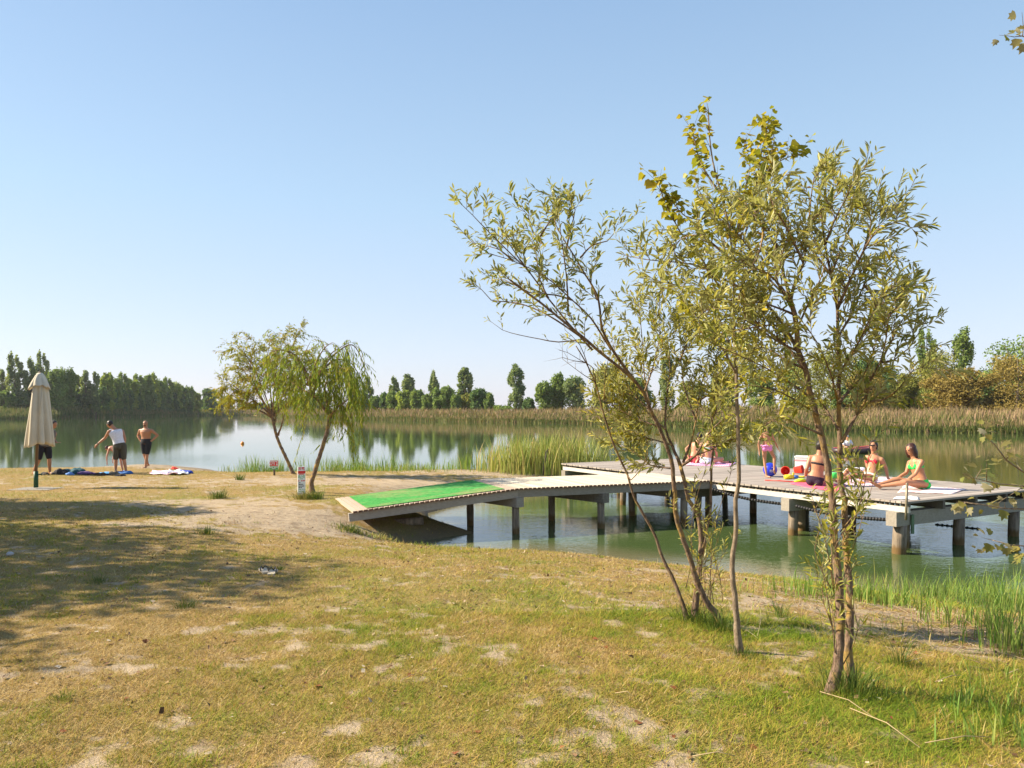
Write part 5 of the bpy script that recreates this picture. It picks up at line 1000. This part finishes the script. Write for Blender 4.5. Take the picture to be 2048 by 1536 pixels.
m1 = MB(); m1.tube([(0,0,0.01),(0,0,.12),(0,0,.14)], [.07,.09,.085], 14); m2 = MB(); m2.tube([(.09*math.cos(t_),0,.13+.07*math.sin(t_)) for t_ in np.linspace(0, math.pi, 8)], [.005]*8, 6); toyset('toy_bucket', D(1669,957), 'small green toy bucket right of the dark-haired woman', 'bucket', [('bucket_shell', m1, M_grn), ('handle', m2, M_lime)])
mb = MB(); mb.tube([D(1530,961.5)+Z*.015, D(1560,963)+Z*.015, D(1590,965)+Z*.015], [.011]*3, 8); tag(mb.build('toy_stick', M_red), 'thin red stick lying flat on the platform in front of the ball', 'toy')
# white and pink cool box
e = empty('cool_box', D(1606,938), 'white cool box with a pink band standing at the far edge of the platform', 'box', rz=-.5); mb = MB(); mb.box((0,0,.15),(.19,0,0),(0,.14,0),(0,0,.15)); o = mb.build('box_body', plain('white_plastic', (.78,.76,.74), .4, .05), e); bv = o.modifiers.new('b', 'BEVEL'); bv.width = .02; bv.segments = 2
mb = MB(); mb.box((0,0,.33),(.20,0,0),(0,.15,0),(0,0,.028)); o = mb.build('lid', plain('white_plastic2', (.8,.78,.76), .4, .05), e); bv = o.modifiers.new('b', 'BEVEL'); bv.width = .015; bv.segments = 2
mb = MB(); mb.box((0,0,.24),(.193,0,0),(0,.143,0),(0,0,.025)); mb.build('pink_band', cloth('pink_band', (.75,.30,.32)), e)

# ------------------------------------------------------------ parasol
def parasol():
    g = G(72, 978); zb = g.z; d = g.y; e = empty('closed_parasol', g, 'tall closed cream parasol with a green foot standing on the grass at left', 'parasol'); k = d/F
    M_cream = plain('cream_canvas', (.64,.57,.44), .9, .07, 3); H = (978-745)*k
    mb = MB(); mb.box((.02,0,-.005),(.52,0,0),(0,.40,0),(0,0,.02)); mb.build('base_plate', plain('concrete', (.27,.24,.20), .9), e)
    mb = MB(); mb.tube([(0,0,.04),(0,0,.46)], [.055,.055], 14); mb.tube([(.05,0,.38),(.13,0,.38),(.15,0,.38)], [.016,.016,.03], 8); mb.build('foot_tube', plain('green_metal', (.012,.07,.03), .5), e)
    mb = MB(); mb.tube([(0,0,.4),(.04,0,1.4),(.09,0,H-.05)], [.036,.036,.03], 12); mb.sphere((.10,0,H),.03); mb.build('pole', plain('brown_pole', (.16,.10,.06), .5), e)
    def skirt(z0, z1, r0, r1, cx0, cx1, folds, amp, nz=26, na=120, hem=.05, ph=0):
        mb = MB(); vs = []
        for i in range(nz+1):
            t = i/nz; z = z0+(z1-z0)*t; r = r0+(r1-r0)*t**.8; cx = cx0+(cx1-cx0)*t
            for j in range(na):
                a = 2*math.pi*j/na; q = abs(math.sin(a*folds/2+ph+.5*math.sin(a*2)+.35*t*math.sin(a*3+1))); rr = r*(1-amp*t**.5*(1-q)**1.3)*(1+.07*math.sin(3*a+t*2.4)+.04*math.sin(5*a-t*5)); zz = z-(hem*q+.05*math.sin(a*2+ph))*(t**4)
                vs.append(Vector((cx+rr*math.cos(a), rr*math.sin(a), zz)))
        mb.add(vs, [(i*na+j, (i+1)*na+j, (i+1)*na+(j+1) % na, i*na+(j+1) % na) for i in range(nz) for j in range(na)], .5, True); return mb
    o = skirt(H-.16, (978-888)*k, .135, .335, .10, .12, 9, .42).build('canopy', M_cream, e); s = o.modifiers.new('s', 'SOLIDIFY'); s.thickness = .006
    o = skirt(H-.01, H-.36, .05, .25, .10, .10, 8, .18, 10, 96, .05, .6).build('top_vent', M_cream, e); s = o.modifiers.new('s', 'SOLIDIFY'); s.thickness = .005
    mb = MB(); mb.tube([(.24,-.12,H-.36),(.24,-.17,H-.8),(.22,-.2,H-1.1)], [.008]*3, 6); mb.build('cord', M_cream, e)
parasol()
# ------------------------------------------------------------ signs
def text(body, size, mat, parent, loc, rot, align='CENTER'):
    """print too small to read in the photograph: broken word-shaped dashes of the same length"""
    mb = MB(); cw = size*.55; tot = cw*len(body); x = -tot/2 if align == 'CENTER' else 0
    for w in body.split(' '):
        L = cw*len(w)*.92; k = max(1, len(w)//2)
        for q in range(k):
            l = L/k; hh = size*random.uniform(.24, .36); mb.box((x+l*(q+.5), 0, size*.3), (l*.40, 0, 0), (0, .0008, 0), (0, 0, hh))
        x += cw*(len(w)+1)
    o = mb.build('print', mat, parent); o.location = loc; return o
M_w = plain('sign_white', (.80,.82,.78), .5, .04); M_rd = plain('sign_red', (.68,.03,.025), .5, .1); M_gr = plain('sign_green', (.12,.42,.13), .5, .15); M_bk = plain('sign_black', (.03,.03,.03), .5)
g = G(603, 991); k = g.y/F; e = empty('notice_board', g, 'tall narrow white notice with red and green print in front of the weeping willow', 'sign', rz=.45)
H = 56*k; w = 12.5*k/2/math.cos(.45)+.006
mb = MB(); mb.box((0,0,.02+H/2),(w,0,0),(0,.014,0),(0,0,H/2)); mb.build('board', M_w, e)
mb = MB(); mb.box((0,-.0165,.02+H*.80),(w*.96,0,0),(0,.0015,0),(0,0,H*.048)); mb.build('red_band', M_rd, e)
def tx(s, z, size, m, x=0, al='CENTER'): return text(s, size, m, e, (x, -.0165, .02+H*z), (R(90), 0, 0), al)
tx('xxxxx', .925, .055, M_rd); tx('xxxxx xxxx', .885, .026, M_rd); tx('x', .79, .05, M_yel); tx('xxxxxxxx', .715, .030, M_rd)
for z, s_ in ((.67,'xxxx xx xxxx'),(.635,'xxxxx xxxxxxx'),(.60,'xxxxxxx xxxxx'),(.555,'xxxxxx')): tx(s_, z, .022, M_gr)
tx('xx xxxxx', .475, .038, M_rd)
for z, s_ in ((.41,'xxx'),(.35,'xxxxxxx'),(.29,'xxxxxxxx'),(.235,'xxxxx')): tx(s_, z, .032, M_bk, -w*.82, 'LEFT')
for z, s_ in ((.17,'xxxxx xx xx'),(.10,'xxxx xxxxx')): tx(s_, z, .026, M_gr, -w*.82, 'LEFT')
g = G(548, 951); k = g.y/F; e = empty('warning_sign', g, 'small red and green warning sign on a short post in the lakeside grass', 'sign')
mb = MB(); mb.tube([(0,.03,-.1),(0,.03,30*k)], [.035,.03], 8); mb.build('post', M_bark, e)
mb = MB(); mb.box((0,0,21*k),(8.5*k,0,0),(0,.012,0),(0,0,9.5*k)); mb.build('board', M_w, e)
mb = MB(); mb.box((0,-.0145,24.2*k),(8.4*k,0,0),(0,.0015,0),(0,0,5.2*k)); mb.build('red_panel', M_rd, e)
mb = MB(); mb.box((0,-.0145,14.8*k),(8.4*k,0,0),(0,.0015,0),(0,0,3.1*k)); mb.build('green_panel', M_gr, e)
for s_, z, sz, m in (('xxxxxxxxxx', 27, .05, M_w), ('xxxxxxx xx', 24.0, .045, M_w), ('xxxx xx xxx', 20.6, .045, M_w), ('xxxxx xxxxxx', 15.3, .04, M_w), ('xxxxxxx', 13.3, .035, M_w)): text(s_, sz, m, e, (0, -.0165, z*k), (R(90), 0, 0))
# ------------------------------------------------------------ shore things
g = G(1086, 951); mb = MB(); mb.tube([g-Z*.2, g+Vector((.04,0,.4)), g+Vector((.13,.0,.86))], [.045,.04,.038], 9, wob=.06); mb.tube([g+Vector((.13,0,.86)), g+Vector((.20,0,.93))], [.022,.008], 6)
tag(mb.build('wooden_stake', M_bark), 'leaning wooden stake in front of the reeds beside the jetty', 'stake')
g = G(780, 1045) if False else Vector((-1.9, 15.2, .22)); mb = MB(); mb.tube([g+Vector((-.9,.1,.02)), g+Vector((-.35,0,.06)), g+Vector((.1,-.02,.10))], [.07,.085,.08], 10, wob=.08); tag(mb.build('log', M_pile), 'short log lying in the shade under the ramp', 'log')
def ground_sheet(name, pts, mat, label, cat, **kw):
    q = [G(*p_) for p_ in pts]; sheet(name, [v+Z*.015 for v in q], mat, label, cat, **kw)
ground_sheet('beach_towel', [(300,950),(358,951),(362,945),(306,944.5)], striped('pink_white_towel', (.85,.40,.62), (.90,.86,.86), 3), 'pink and white towel spread on the sandy point', 'towel', thick=.015, wr=.05)
ground_sheet('beach_towel', [(335,950),(376,950),(377,945),(340,944.5)], cloth('white_towel', (.85,.83,.82)), 'white towel lying right of the pink towel on the sandy point', 'towel', thick=.015, wr=.06)
for nm, px, py, rx, ry, h, c, lb, cat in [('clothes_heap',371,947,.34,.25,.16,(.02,.07,.42),'heap of blue clothes at the right end of the white towel','clothes'),('inflatable_toy',349,938.5,.17,.12,.13,(.80,.07,.05),'small bright red thing lying near the water on the sandy point','toy'),
    ('clothes_heap',153,948,.40,.3,.30,(.02,.09,.11),'dark teal heap of clothes right of the parasol','clothes'),('clothes_heap',172,949,.34,.22,.14,(.10,.05,.16),'dark purple cloth at the right of the teal heap','clothes'),('clothes_heap',140,950,.18,.2,.12,(.12,.25,.55),'light blue cloth at the left of the teal heap','clothes'),
    ('bag',119,949,.28,.2,.22,(.04,.035,.035),'dark rucksack on the grass just right of the parasol pole','bag'),('bag',88,950,.2,.15,.12,(.07,.06,.05),'dark shoe bag at the feet of the man behind the parasol','bag'),
    ('shoes',194,951,.2,.12,.12,(.05,.03,.025),'dark shoes left of the blue towel near the child','shoes'),('shoes',205,951,.2,.12,.13,(.06,.04,.035),'brown shoes beside the blue towel near the child','shoes'),('clothes_heap',215,948.5,.35,.2,.10,(.10,.35,.70),'light blue towel crumpled by the feet of the child','towel'),
    ('bag',228,951,.22,.15,.18,(.13,.11,.075),'brown bag in front of the man in the white sleeveless shirt','bag'),('clothes_heap',252,948,.38,.22,.16,(.05,.16,.42),'blue clothes behind the feet of the man in the white sleeveless shirt','clothes'),('shoes',243,952,.20,.1,.09,(.02,.02,.03),'black shoes at the feet of the man in the white sleeveless shirt','shoes')]:
    heap(nm, G(px, py), rx, ry, h, cloth('cloth_%d' % px, c), lb, cat)
# grass tufts
M_tuft = leafmat('tuft', [(0, (.30,.24,.08)), (.5, (.12,.17,.035)), (1, (.06,.11,.02))], trans=.25)
for px, py, n, r, h, lb in [(437,997,160,.16,.26,'dark grass tuft on the sand above the sandy path'),(413,1068,110,.13,.17,'small dark grass tuft at the edge of the sandy path'),(372,1216,120,.10,.11,'bright green grass tuft beside a small sand hollow'),(479,960,70,.12,.25,'little grass tuft near the tip of the sandy point'),
    (122,1400,60,.05,.06,'low weed in the near left grass'),(560,1140,70,.06,.07,'flat grass tuft above the flip-flops'),(200,1165,80,.1,.1,'green grass tuft in the shade at left'),(700,1062,260,.22,.18,'shaggy grass hanging over the bank at the near corner of the ramp'),(608,998,260,.22,.2,'yellow grass at the foot of the tall white notice'),(632,998,200,.18,.24,'dark grass at the foot of the weeping willow'),
    (1390,1245,220,.16,.22,'grass growing thick at the foot of the leaning willow'),(1445,1262,200,.15,.22,'dark green grass at the foot of the crooked stem'),(1480,1312,90,.09,.12,'short grass at the foot of the straight poplar sapling'),(1705,1390,260,.15,.24,'dark grass clump at the foot of the twin-stemmed willow'),(1560,1235,60,.07,.2,'single dark green weed standing in the dry litter'),
    (1800,1330,70,.07,.3,'few tall green stalks right of the twin-stemmed willow'),(1650,1385,120,.12,.12,'yellow-green grass left of the twin-stemmed willow')]:
    g = G(px, py); ds = g.y; x = rs.normal(0, r*.5, n); y = rs.normal(0, r*.5, n)
    a = np.arctan2(y, x)+rs.normal(0, .5, n); hh = h*rs.uniform(.45, 1.1, n); z = ground(x+g.x, y+g.y)-g.z-.01; z = np.maximum(z, -.1)
    V, q, t3, ti = blades(x, y, z, hh, rs.uniform(.6, 1.3, n)*max(.004, .00055*ds), hh*rs.uniform(.2, .9, n), a, np.clip(rs.normal(.2 if 'yellow' in lb else .62, .2, n), 0, 1), 3)
    tag(link('grass_tuft', npmesh('grass_tuft', V, [q, t3], ti), M_tuft, None, g), lb, 'grass tuft')
# flip-flops
M_sole = plain('flipflop_sole', (.42,.36,.27), .8); M_strap = plain('flipflop_strap', (.05,.035,.03), .6)
for px, py, rz, lb in ((528,1146,.5,'left flip-flop of the beige pair on the grass'),(545,1149,.15,'right flip-flop of the beige pair on the grass')):
    g = G(px, py)+Z*.012; e = empty('flip_flop', g, lb, 'flip-flop', 'pair of flip-flops', rz); L = .13; pr = [(0,-1,.34),(0,-.7,.42),(0,-.3,.36),(0,.1,.40),(0,.55,.50),(0,.85,.42),(0,1,.15)]
    vs = []; 
    for zz in (0, .02):
        vs += [Vector((w_*L*.72, y_*L, zz)) for _, y_, w_ in pr]+[Vector((-w_*L*.72, y_*L, zz)) for _, y_, w_ in reversed(pr)]
    n = 14; mb = MB(); mb.add(vs, [tuple(range(n))[::-1], tuple(range(n, 2*n))]+[(i, (i+1) % n, n+(i+1) % n, n+i) for i in range(n)]); mb.build('sole', M_sole, e)
    mb = MB()
    for s_ in (-1, 1): mb.tube([(0,.07,.02),(s_*.02,.05,.055),(s_*.042,-.01,.045),(s_*.04,-.03,.018)], [.006]*4, 6)
    mb.build('strap', M_strap, e)
# fallen leaves, stalks, stones
M_dead = leafmat('fallen_leaf', [(0, (.22,.06,.025)), (.5, (.30,.12,.05)), (1, (.36,.22,.12))], trans=.1)
lm = None
for i, (px, py) in enumerate([(1355,1380),(1235,1388),(1163,1357),(1352,1382),(1350,1412),(912,1510),(815,1355),(248,1403),(358,1393),(612,1372),(288,1289),(515,1466),(120,1468),(630,1378),(1185,1280),(1210,1295),(1345,1478),(1500,1500),(1120,1500),(1270,1450),(960,1470),(700,1420),(1560,1420),(1780,1440),(1880,1400),(1900,1330),(1830,1310)]):
    g = G(px, py)
    if lm is None:
        P = np.zeros((1, 3)); V, fs, tt = leaves(P, np.array([[0, 1., .2]]), np.array([[.2, 0, 1.]]), np.array([.07]), np.array([.055]), np.array([.3]), 'heart'); lm = npmesh('fallen_leaf', V, fs, tt); lm.materials.append(M_dead)
    o = bpy.data.objects.new('fallen_leaf', lm); COL.objects.link(o); o.location = g+Z*.008; o.rotation_euler = (random.uniform(-.4, .4), random.uniform(-.4, .4), random.uniform(0, 6)); s_ = random.uniform(.35, .75); o.scale = (s_,)*3
    tag(o, 'curled reddish brown dead leaf lying on the dry grass', 'leaf', 'fallen leaves on the grass')
M_straw = plain('straw', (.42,.31,.17), .8)
for i, (a, b, lb) in enumerate([((1640,1395),(1745,1450),'long pale reed stalk lying right of the straight sapling foot'),((1700,1430),(1840,1510),'longest pale stalk lying across the grass at the lower right'),((1408,1331),(1440,1337),'short pale twig in front of the straight sapling'),((1515,1280),(1520,1225),'bent pale stalk sticking up between sapling and twin willow'),
    ((1385,1530),(1470,1528),'pale stalk at the very bottom of the picture'),((1720,1230),(1765,1225),'short stick on the litter near the water'),((1230,1400),(1265,1408),'short pale stick in the dry grass left of the sapling'),((800,1375),(830,1362),'small bent twig in the middle of the grass'),((1850,1500),(1990,1490),'straight pale stalk near the lower right corner'),((1870,1375),(1925,1362),'pale dry stalk in the litter below the shore grass')]):
    A1 = G(*a)+Z*.03; B1 = G(*b)+Z*.035; mb = MB(); m_ = (A1+B1)/2+Vector((.02, 0, .02)); mb.tube([A1, m_, B1], [.0024, .0022, .0014], 6); tag(mb.build('dry_stalk', M_straw), lb, 'stalk')
# dry litter of stems near the water on the right, and on the bank behind the ramp
def litter():
    mb = MB()
    for i in range(900):
        if i < 700: x = random.gauss(4.2, 1.0); y = random.gauss(6.6, .7)
        else: x = random.gauss(2.8, 1.2); y = random.gauss(8.6, .9)
        if lake_sd(np.array([x]), np.array([y]))[0] < .3: continue
        z = gz(x, y)+.012; a = random.uniform(0, 3.14); L = random.uniform(.05, .22); d = Vector((math.cos(a)*L, math.sin(a)*L, random.uniform(-.01, .03))); mb.tube([Vector((x, y, z)), Vector((x, y, z))+d], [.003, .0016], 3, random.random(), False)
    tag(mb.build('dry_litter', leafmat('litter', [(0, (.22,.13,.08)), (.5, (.40,.28,.17)), (1, (.58,.45,.30))], trans=.05)), 'matted dry stems lying on the bank near the shore grass', 'litter', kind='stuff')
litter()
def crumbs():      # dead leaf bits, clods and crumbled stems through the turf
    n = 15000; d = np.sqrt(rs.uniform(2.6**2, 14**2, n)); x = rs.uniform(-.74, .74, n)*d; k = lake_sd(x, d) > .25; x = x[k]; d = d[k]; n = len(x)
    keep = rs.rand(n) < np.clip(.25+1.5*(fbm(x, d, 1.7, 81)-.35), .08, 1); x = x[keep]; d = d[keep]; n = len(x)
    P = np.stack([x, d, ground(x, d)+rs.uniform(.003, .014, n)], 1); D = rdir(n)*np.array([1, 1, .25]); N = rdir(n)*.4+np.array([0, 0, 1]); L = rs.uniform(.008, .034, n)*(1+d*.03)
    V, fs, tt = leaves(P, D, N, L, L*rs.uniform(.2, .75, n), rs.rand(n), 'card')
    tag(link('turf_litter', npmesh('turf_litter', V, fs, tt), leafmat('turf_litter', [(0, (.06,.035,.02)), (.45, (.16,.085,.045)), (.75, (.33,.20,.11)), (1, (.62,.52,.38))], trans=.1)), 'crumbled dead leaves and stem bits scattered through the grass', 'litter', kind='stuff')
crumbs()
g = G(20, 1112)
mb = MB(); mb.sphere((0,0,.02), .045, .035, .03, 10, 7); tag(mb.build('stone', plain('pale_stone', (.45,.42,.40), .8), None, g), 'single pale stone on the shaded grass at the left edge', 'stone')
# ------------------------------------------------------------ on the lake
def buoy(px, py, r, lb):
    d = 3840/(py-HZ); mb = MB(); mb.sphere(((px-1024)/F*d, d, r*.4), r, u=16, v=10); mb.tube([((px-1024)/F*d, d, r*1.3), ((px-1024)/F*d, d, r*1.6)], [r*.2, r*.18], 8); tag(mb.build('buoy', plain('orange_plastic', (.80,.25,.02), .4)), lb, 'buoy')
buoy(485, 888, .13, 'orange buoy on the open water left of the small willows'); buoy(1648, 874, .13, 'small orange buoy seen between the twin stems of the willow')
def boat(px, py, L, mat, rim, lb, face, shirt, scale=1):
    d = 3840/(py-HZ); e = empty('rubber_dinghy', ((px-1024)/F*d, d, 0), lb, 'boat'); pts = []; Wd = L*.28
    for i in range(40):
        a = 2*math.pi*i/40; pts.append(Vector((L/2*math.cos(a)*(1 if math.cos(a) < .3 else 1.08), Wd*math.copysign(abs(math.sin(a))**.8, math.sin(a)), .14+(.13*max(0, math.cos(a))**2))))
    pts.append(pts[0]); mb = MB(); mb.tube(pts, [.17*L/2.2]*41, 10, cap=False); mb.build('hull_tube', mat, e)
    mb = MB(); n = 24; vs = [Vector((L/2*math.cos(2*math.pi*i/n), Wd*math.sin(2*math.pi*i/n), .06)) for i in range(n)]; mb.add(vs+[v-Z*.04 for v in vs], [tuple(range(n)), tuple(range(n, 2*n))[::-1]]+[(i, n+i, n+(i+1) % n, (i+1) % n) for i in range(n)]); mb.build('floor', rim, e)
    mb = MB(); mb.tube([p_+Z*.15*L/2.2 for p_ in pts], [.035]*41, 6, cap=False); mb.build('rim', rim, e); return e, d
e, d = boat(1707, 906, 2.25, plain('dark_rubber', (.05,.03,.03), .4), plain('red_rubber', (.45,.03,.04), .4), 'dark rubber dinghy with red rim on the lake behind the twin willow', 0, 0)
f = Fig(.98, m=1.05); f.fwd = V3(-.2, -1, 0).normalized(); f.torso((0, 0, .30), (-.02, -.02, .76), (1, 0, 0), (1, 0, 0)); f.arm(-1, (-.30, -.10, .52), (-.22, -.32, .42), (.3, -.8, 0), (0, 0, -1)); f.arm(1, (.28, -.10, .52), (.22, -.32, .42), (-.3, -.8, 0), (0, 0, -1))
f.leg(-1, (-.16, -.38, .46), (-.14, -.2, .2), (0, -1, 0)); f.leg(1, (.16, -.38, .46), (.14, -.2, .2), (0, -1, 0)); f.head((-.02, -.04, 1.0), (-.1, -1, 0)); f.body('person', ((1707-12-1024)/F*d, d, -.06), 'person in white shirt and grey cap sitting in the dark dinghy', SK, vox=.016)
mb = f.band(.0, 1.04, .02)
for sd_, E in ((1, V3(.28, -.10, .52)), (-1, V3(-.30, -.10, .52))): S = f.C+f.X2*sd_*.19; cap(mb, S, .07, S.lerp(E, .7), .06); cap(mb, f.C-f.up*.03, .08, S, .07)
f.wear('shirt', mb, cloth('white_shirt', (.78,.78,.84)), .016); mb = MB(); ell(mb, f.Hc+f.u*.06, f.hx, f.f, f.u, .088, .10, .07); cap(mb, f.Hc+f.u*.05+f.f*.09-f.hx*.04, .02, f.Hc+f.u*.05+f.f*.15, .02); f.wear('cap', mb, cloth('grey_cap', (.22,.22,.25)), .012); f.shorts(cloth('red_shorts', (.3,.03,.05)), .6)
e, d = boat(839, 839.6, 3.6, plain('white_rubber', (.70,.72,.72), .4), plain('grey_rubber', (.35,.36,.38), .4), 'small white boat by the reeds of the central far shore', 0, 0)
f = Fig(1.0, m=1.05); f.fwd = V3(0, -1, 0); f.torso((0, 0, .35), (0, 0, .80), (1, 0, 0), (1, 0, 0)); f.arm(-1, (-.25, -.1, .56), (-.15, -.32, .5), None, (0, 0, -1)); f.arm(1, (.25, -.1, .56), (.15, -.32, .5), None, (0, 0, -1)); f.leg(-1, (-.12, -.4, .45), (-.12, -.3, .12)); f.leg(1, (.12, -.4, .45), (.12, -.3, .12)); f.head((0, 0, 1.05), (0, -1, 0)); f.body('person', ((835-1024)/F*d, d, 0), 'tiny figure sitting in the small white boat far across the lake', SK3, vox=.02); f.shorts(cloth('brown_shorts', (.15,.07,.04)), .6); f.hair(M_dhair)
# angler-like figure half hidden in the reeds
d = 56; f = Fig(1.0, m=1.0); f.fwd = V3(0, -1, 0); f.torso((0, 0, -.35), (0, 0, .15), (1, 0, 0), (1, 0, 0)); f.arm(-1, (-.27, -.05, -.05), (-.2, -.3, .02), None, (0, 0, -1)); f.arm(1, (.27, -.05, -.05), (.2, -.3, .02), None, (0, 0, -1)); f.head((0, 0, .40), (-.3, -1, 0)); f.legs = []; f.body('person', ((1068-1024)/F*d, d, 0), 'bather standing shoulder-deep in the lake behind the reed clump', SK, vox=.018); f.hair(M_dhair)
# ------------------------------------------------------------ far building and masts
d = 900; z = CAMZ; M_con = plain('far_concrete', (.30,.28,.30), .8, .1, .3); M_dk = plain('far_window', (.06,.06,.08), .4)
e = empty('tower_building', ((481-1024)/F*d, d, 0), 'distant grey tower block seen through the left small willow', 'building'); w_ = 5/F*d; h = (820-795)/F*d+z
mb = MB(); mb.box((0, 0, h/2), (w_, 0, 0), (0, w_, 0), (0, 0, h/2)); mb.build('wall', M_con, e); mb = MB(); mb.box((0, 0, h+.4), (w_*1.05, 0, 0), (0, w_*1.05, 0), (0, 0, .4)); mb.build('roof', M_dk, e)
wm = None
for j in range(5):
    for i in range(3):
        if wm is None: mb = MB(); mb.box((0, 0, 0), (.5, 0, 0), (0, .05, 0), (0, 0, .6)); wm = mb.mesh('window'); wm.materials.append(M_dk)
        o = bpy.data.objects.new('window', wm); COL.objects.link(o); o.parent = e; o.location = ((i-1)*w_*.6, -w_-.03, h*(.25+.15*j))
for px, top, lb in ((848,782,'thin lattice mast behind the central trees, right one'),(760,790,'thin lattice mast behind the central trees, left one')):
    d = 420; H = CAMZ+(HZ-top)/F*d; e = empty('power_mast', ((px-1024)/F*d, d, .5), lb, 'mast', 'distant power masts'); mb = MB()
    for sx in (-1, 1):
        for sy in (-1, 1): mb.tube([(sx*.9, sy*.9, 0), (sx*.2, sy*.2, H)], [.09, .06], 4)
    for q in range(8):
        zz = H*q/8; r_ = .9-.7*q/8; r2 = .9-.7*(q+1)/8; mb.tube([(-r_, -r_, zz), (r2, -r2, zz+H/8)], [.05, .05], 4); mb.tube([(r_, -r_, zz), (-r2, -r2, zz+H/8)], [.05, .05], 4)
    mb.build('lattice', M_con, e); mb = MB(); mb.tube([(-2.4, 0, H*.92), (2.4, 0, H*.92)], [.08, .08], 4); mb.tube([(-1.7, 0, H*.8), (1.7, 0, H*.8)], [.08, .08], 4); mb.build('crossarm', M_con, e)
# ------------------------------------------------------------ summer haze over the lake
def haze():
    mb = MB(); mb.box((0, 0, 10.35), (2700, 0, 0), (0, 2700, 0), (0, 0, 13.65)); me = mb.mesh('haze'); m = bpy.data.materials.new('haze'); m.use_nodes = True; nt = m.node_tree
    nt.nodes.remove(nt.nodes['Principled BSDF']); v = nt.nodes.new('ShaderNodeVolumePrincipled'); v.inputs['Color'].default_value = (.95, .92, 1.0, 1); v.inputs['Density'].default_value = .00013; v.inputs['Anisotropy'].default_value = .2
    nt.links.new(v.outputs[0], nt.nodes['Material Output'].inputs['Volume']); tag(link('haze', me, m), 'thin pale summer haze over the lake', 'haze', kind='stuff')
haze()
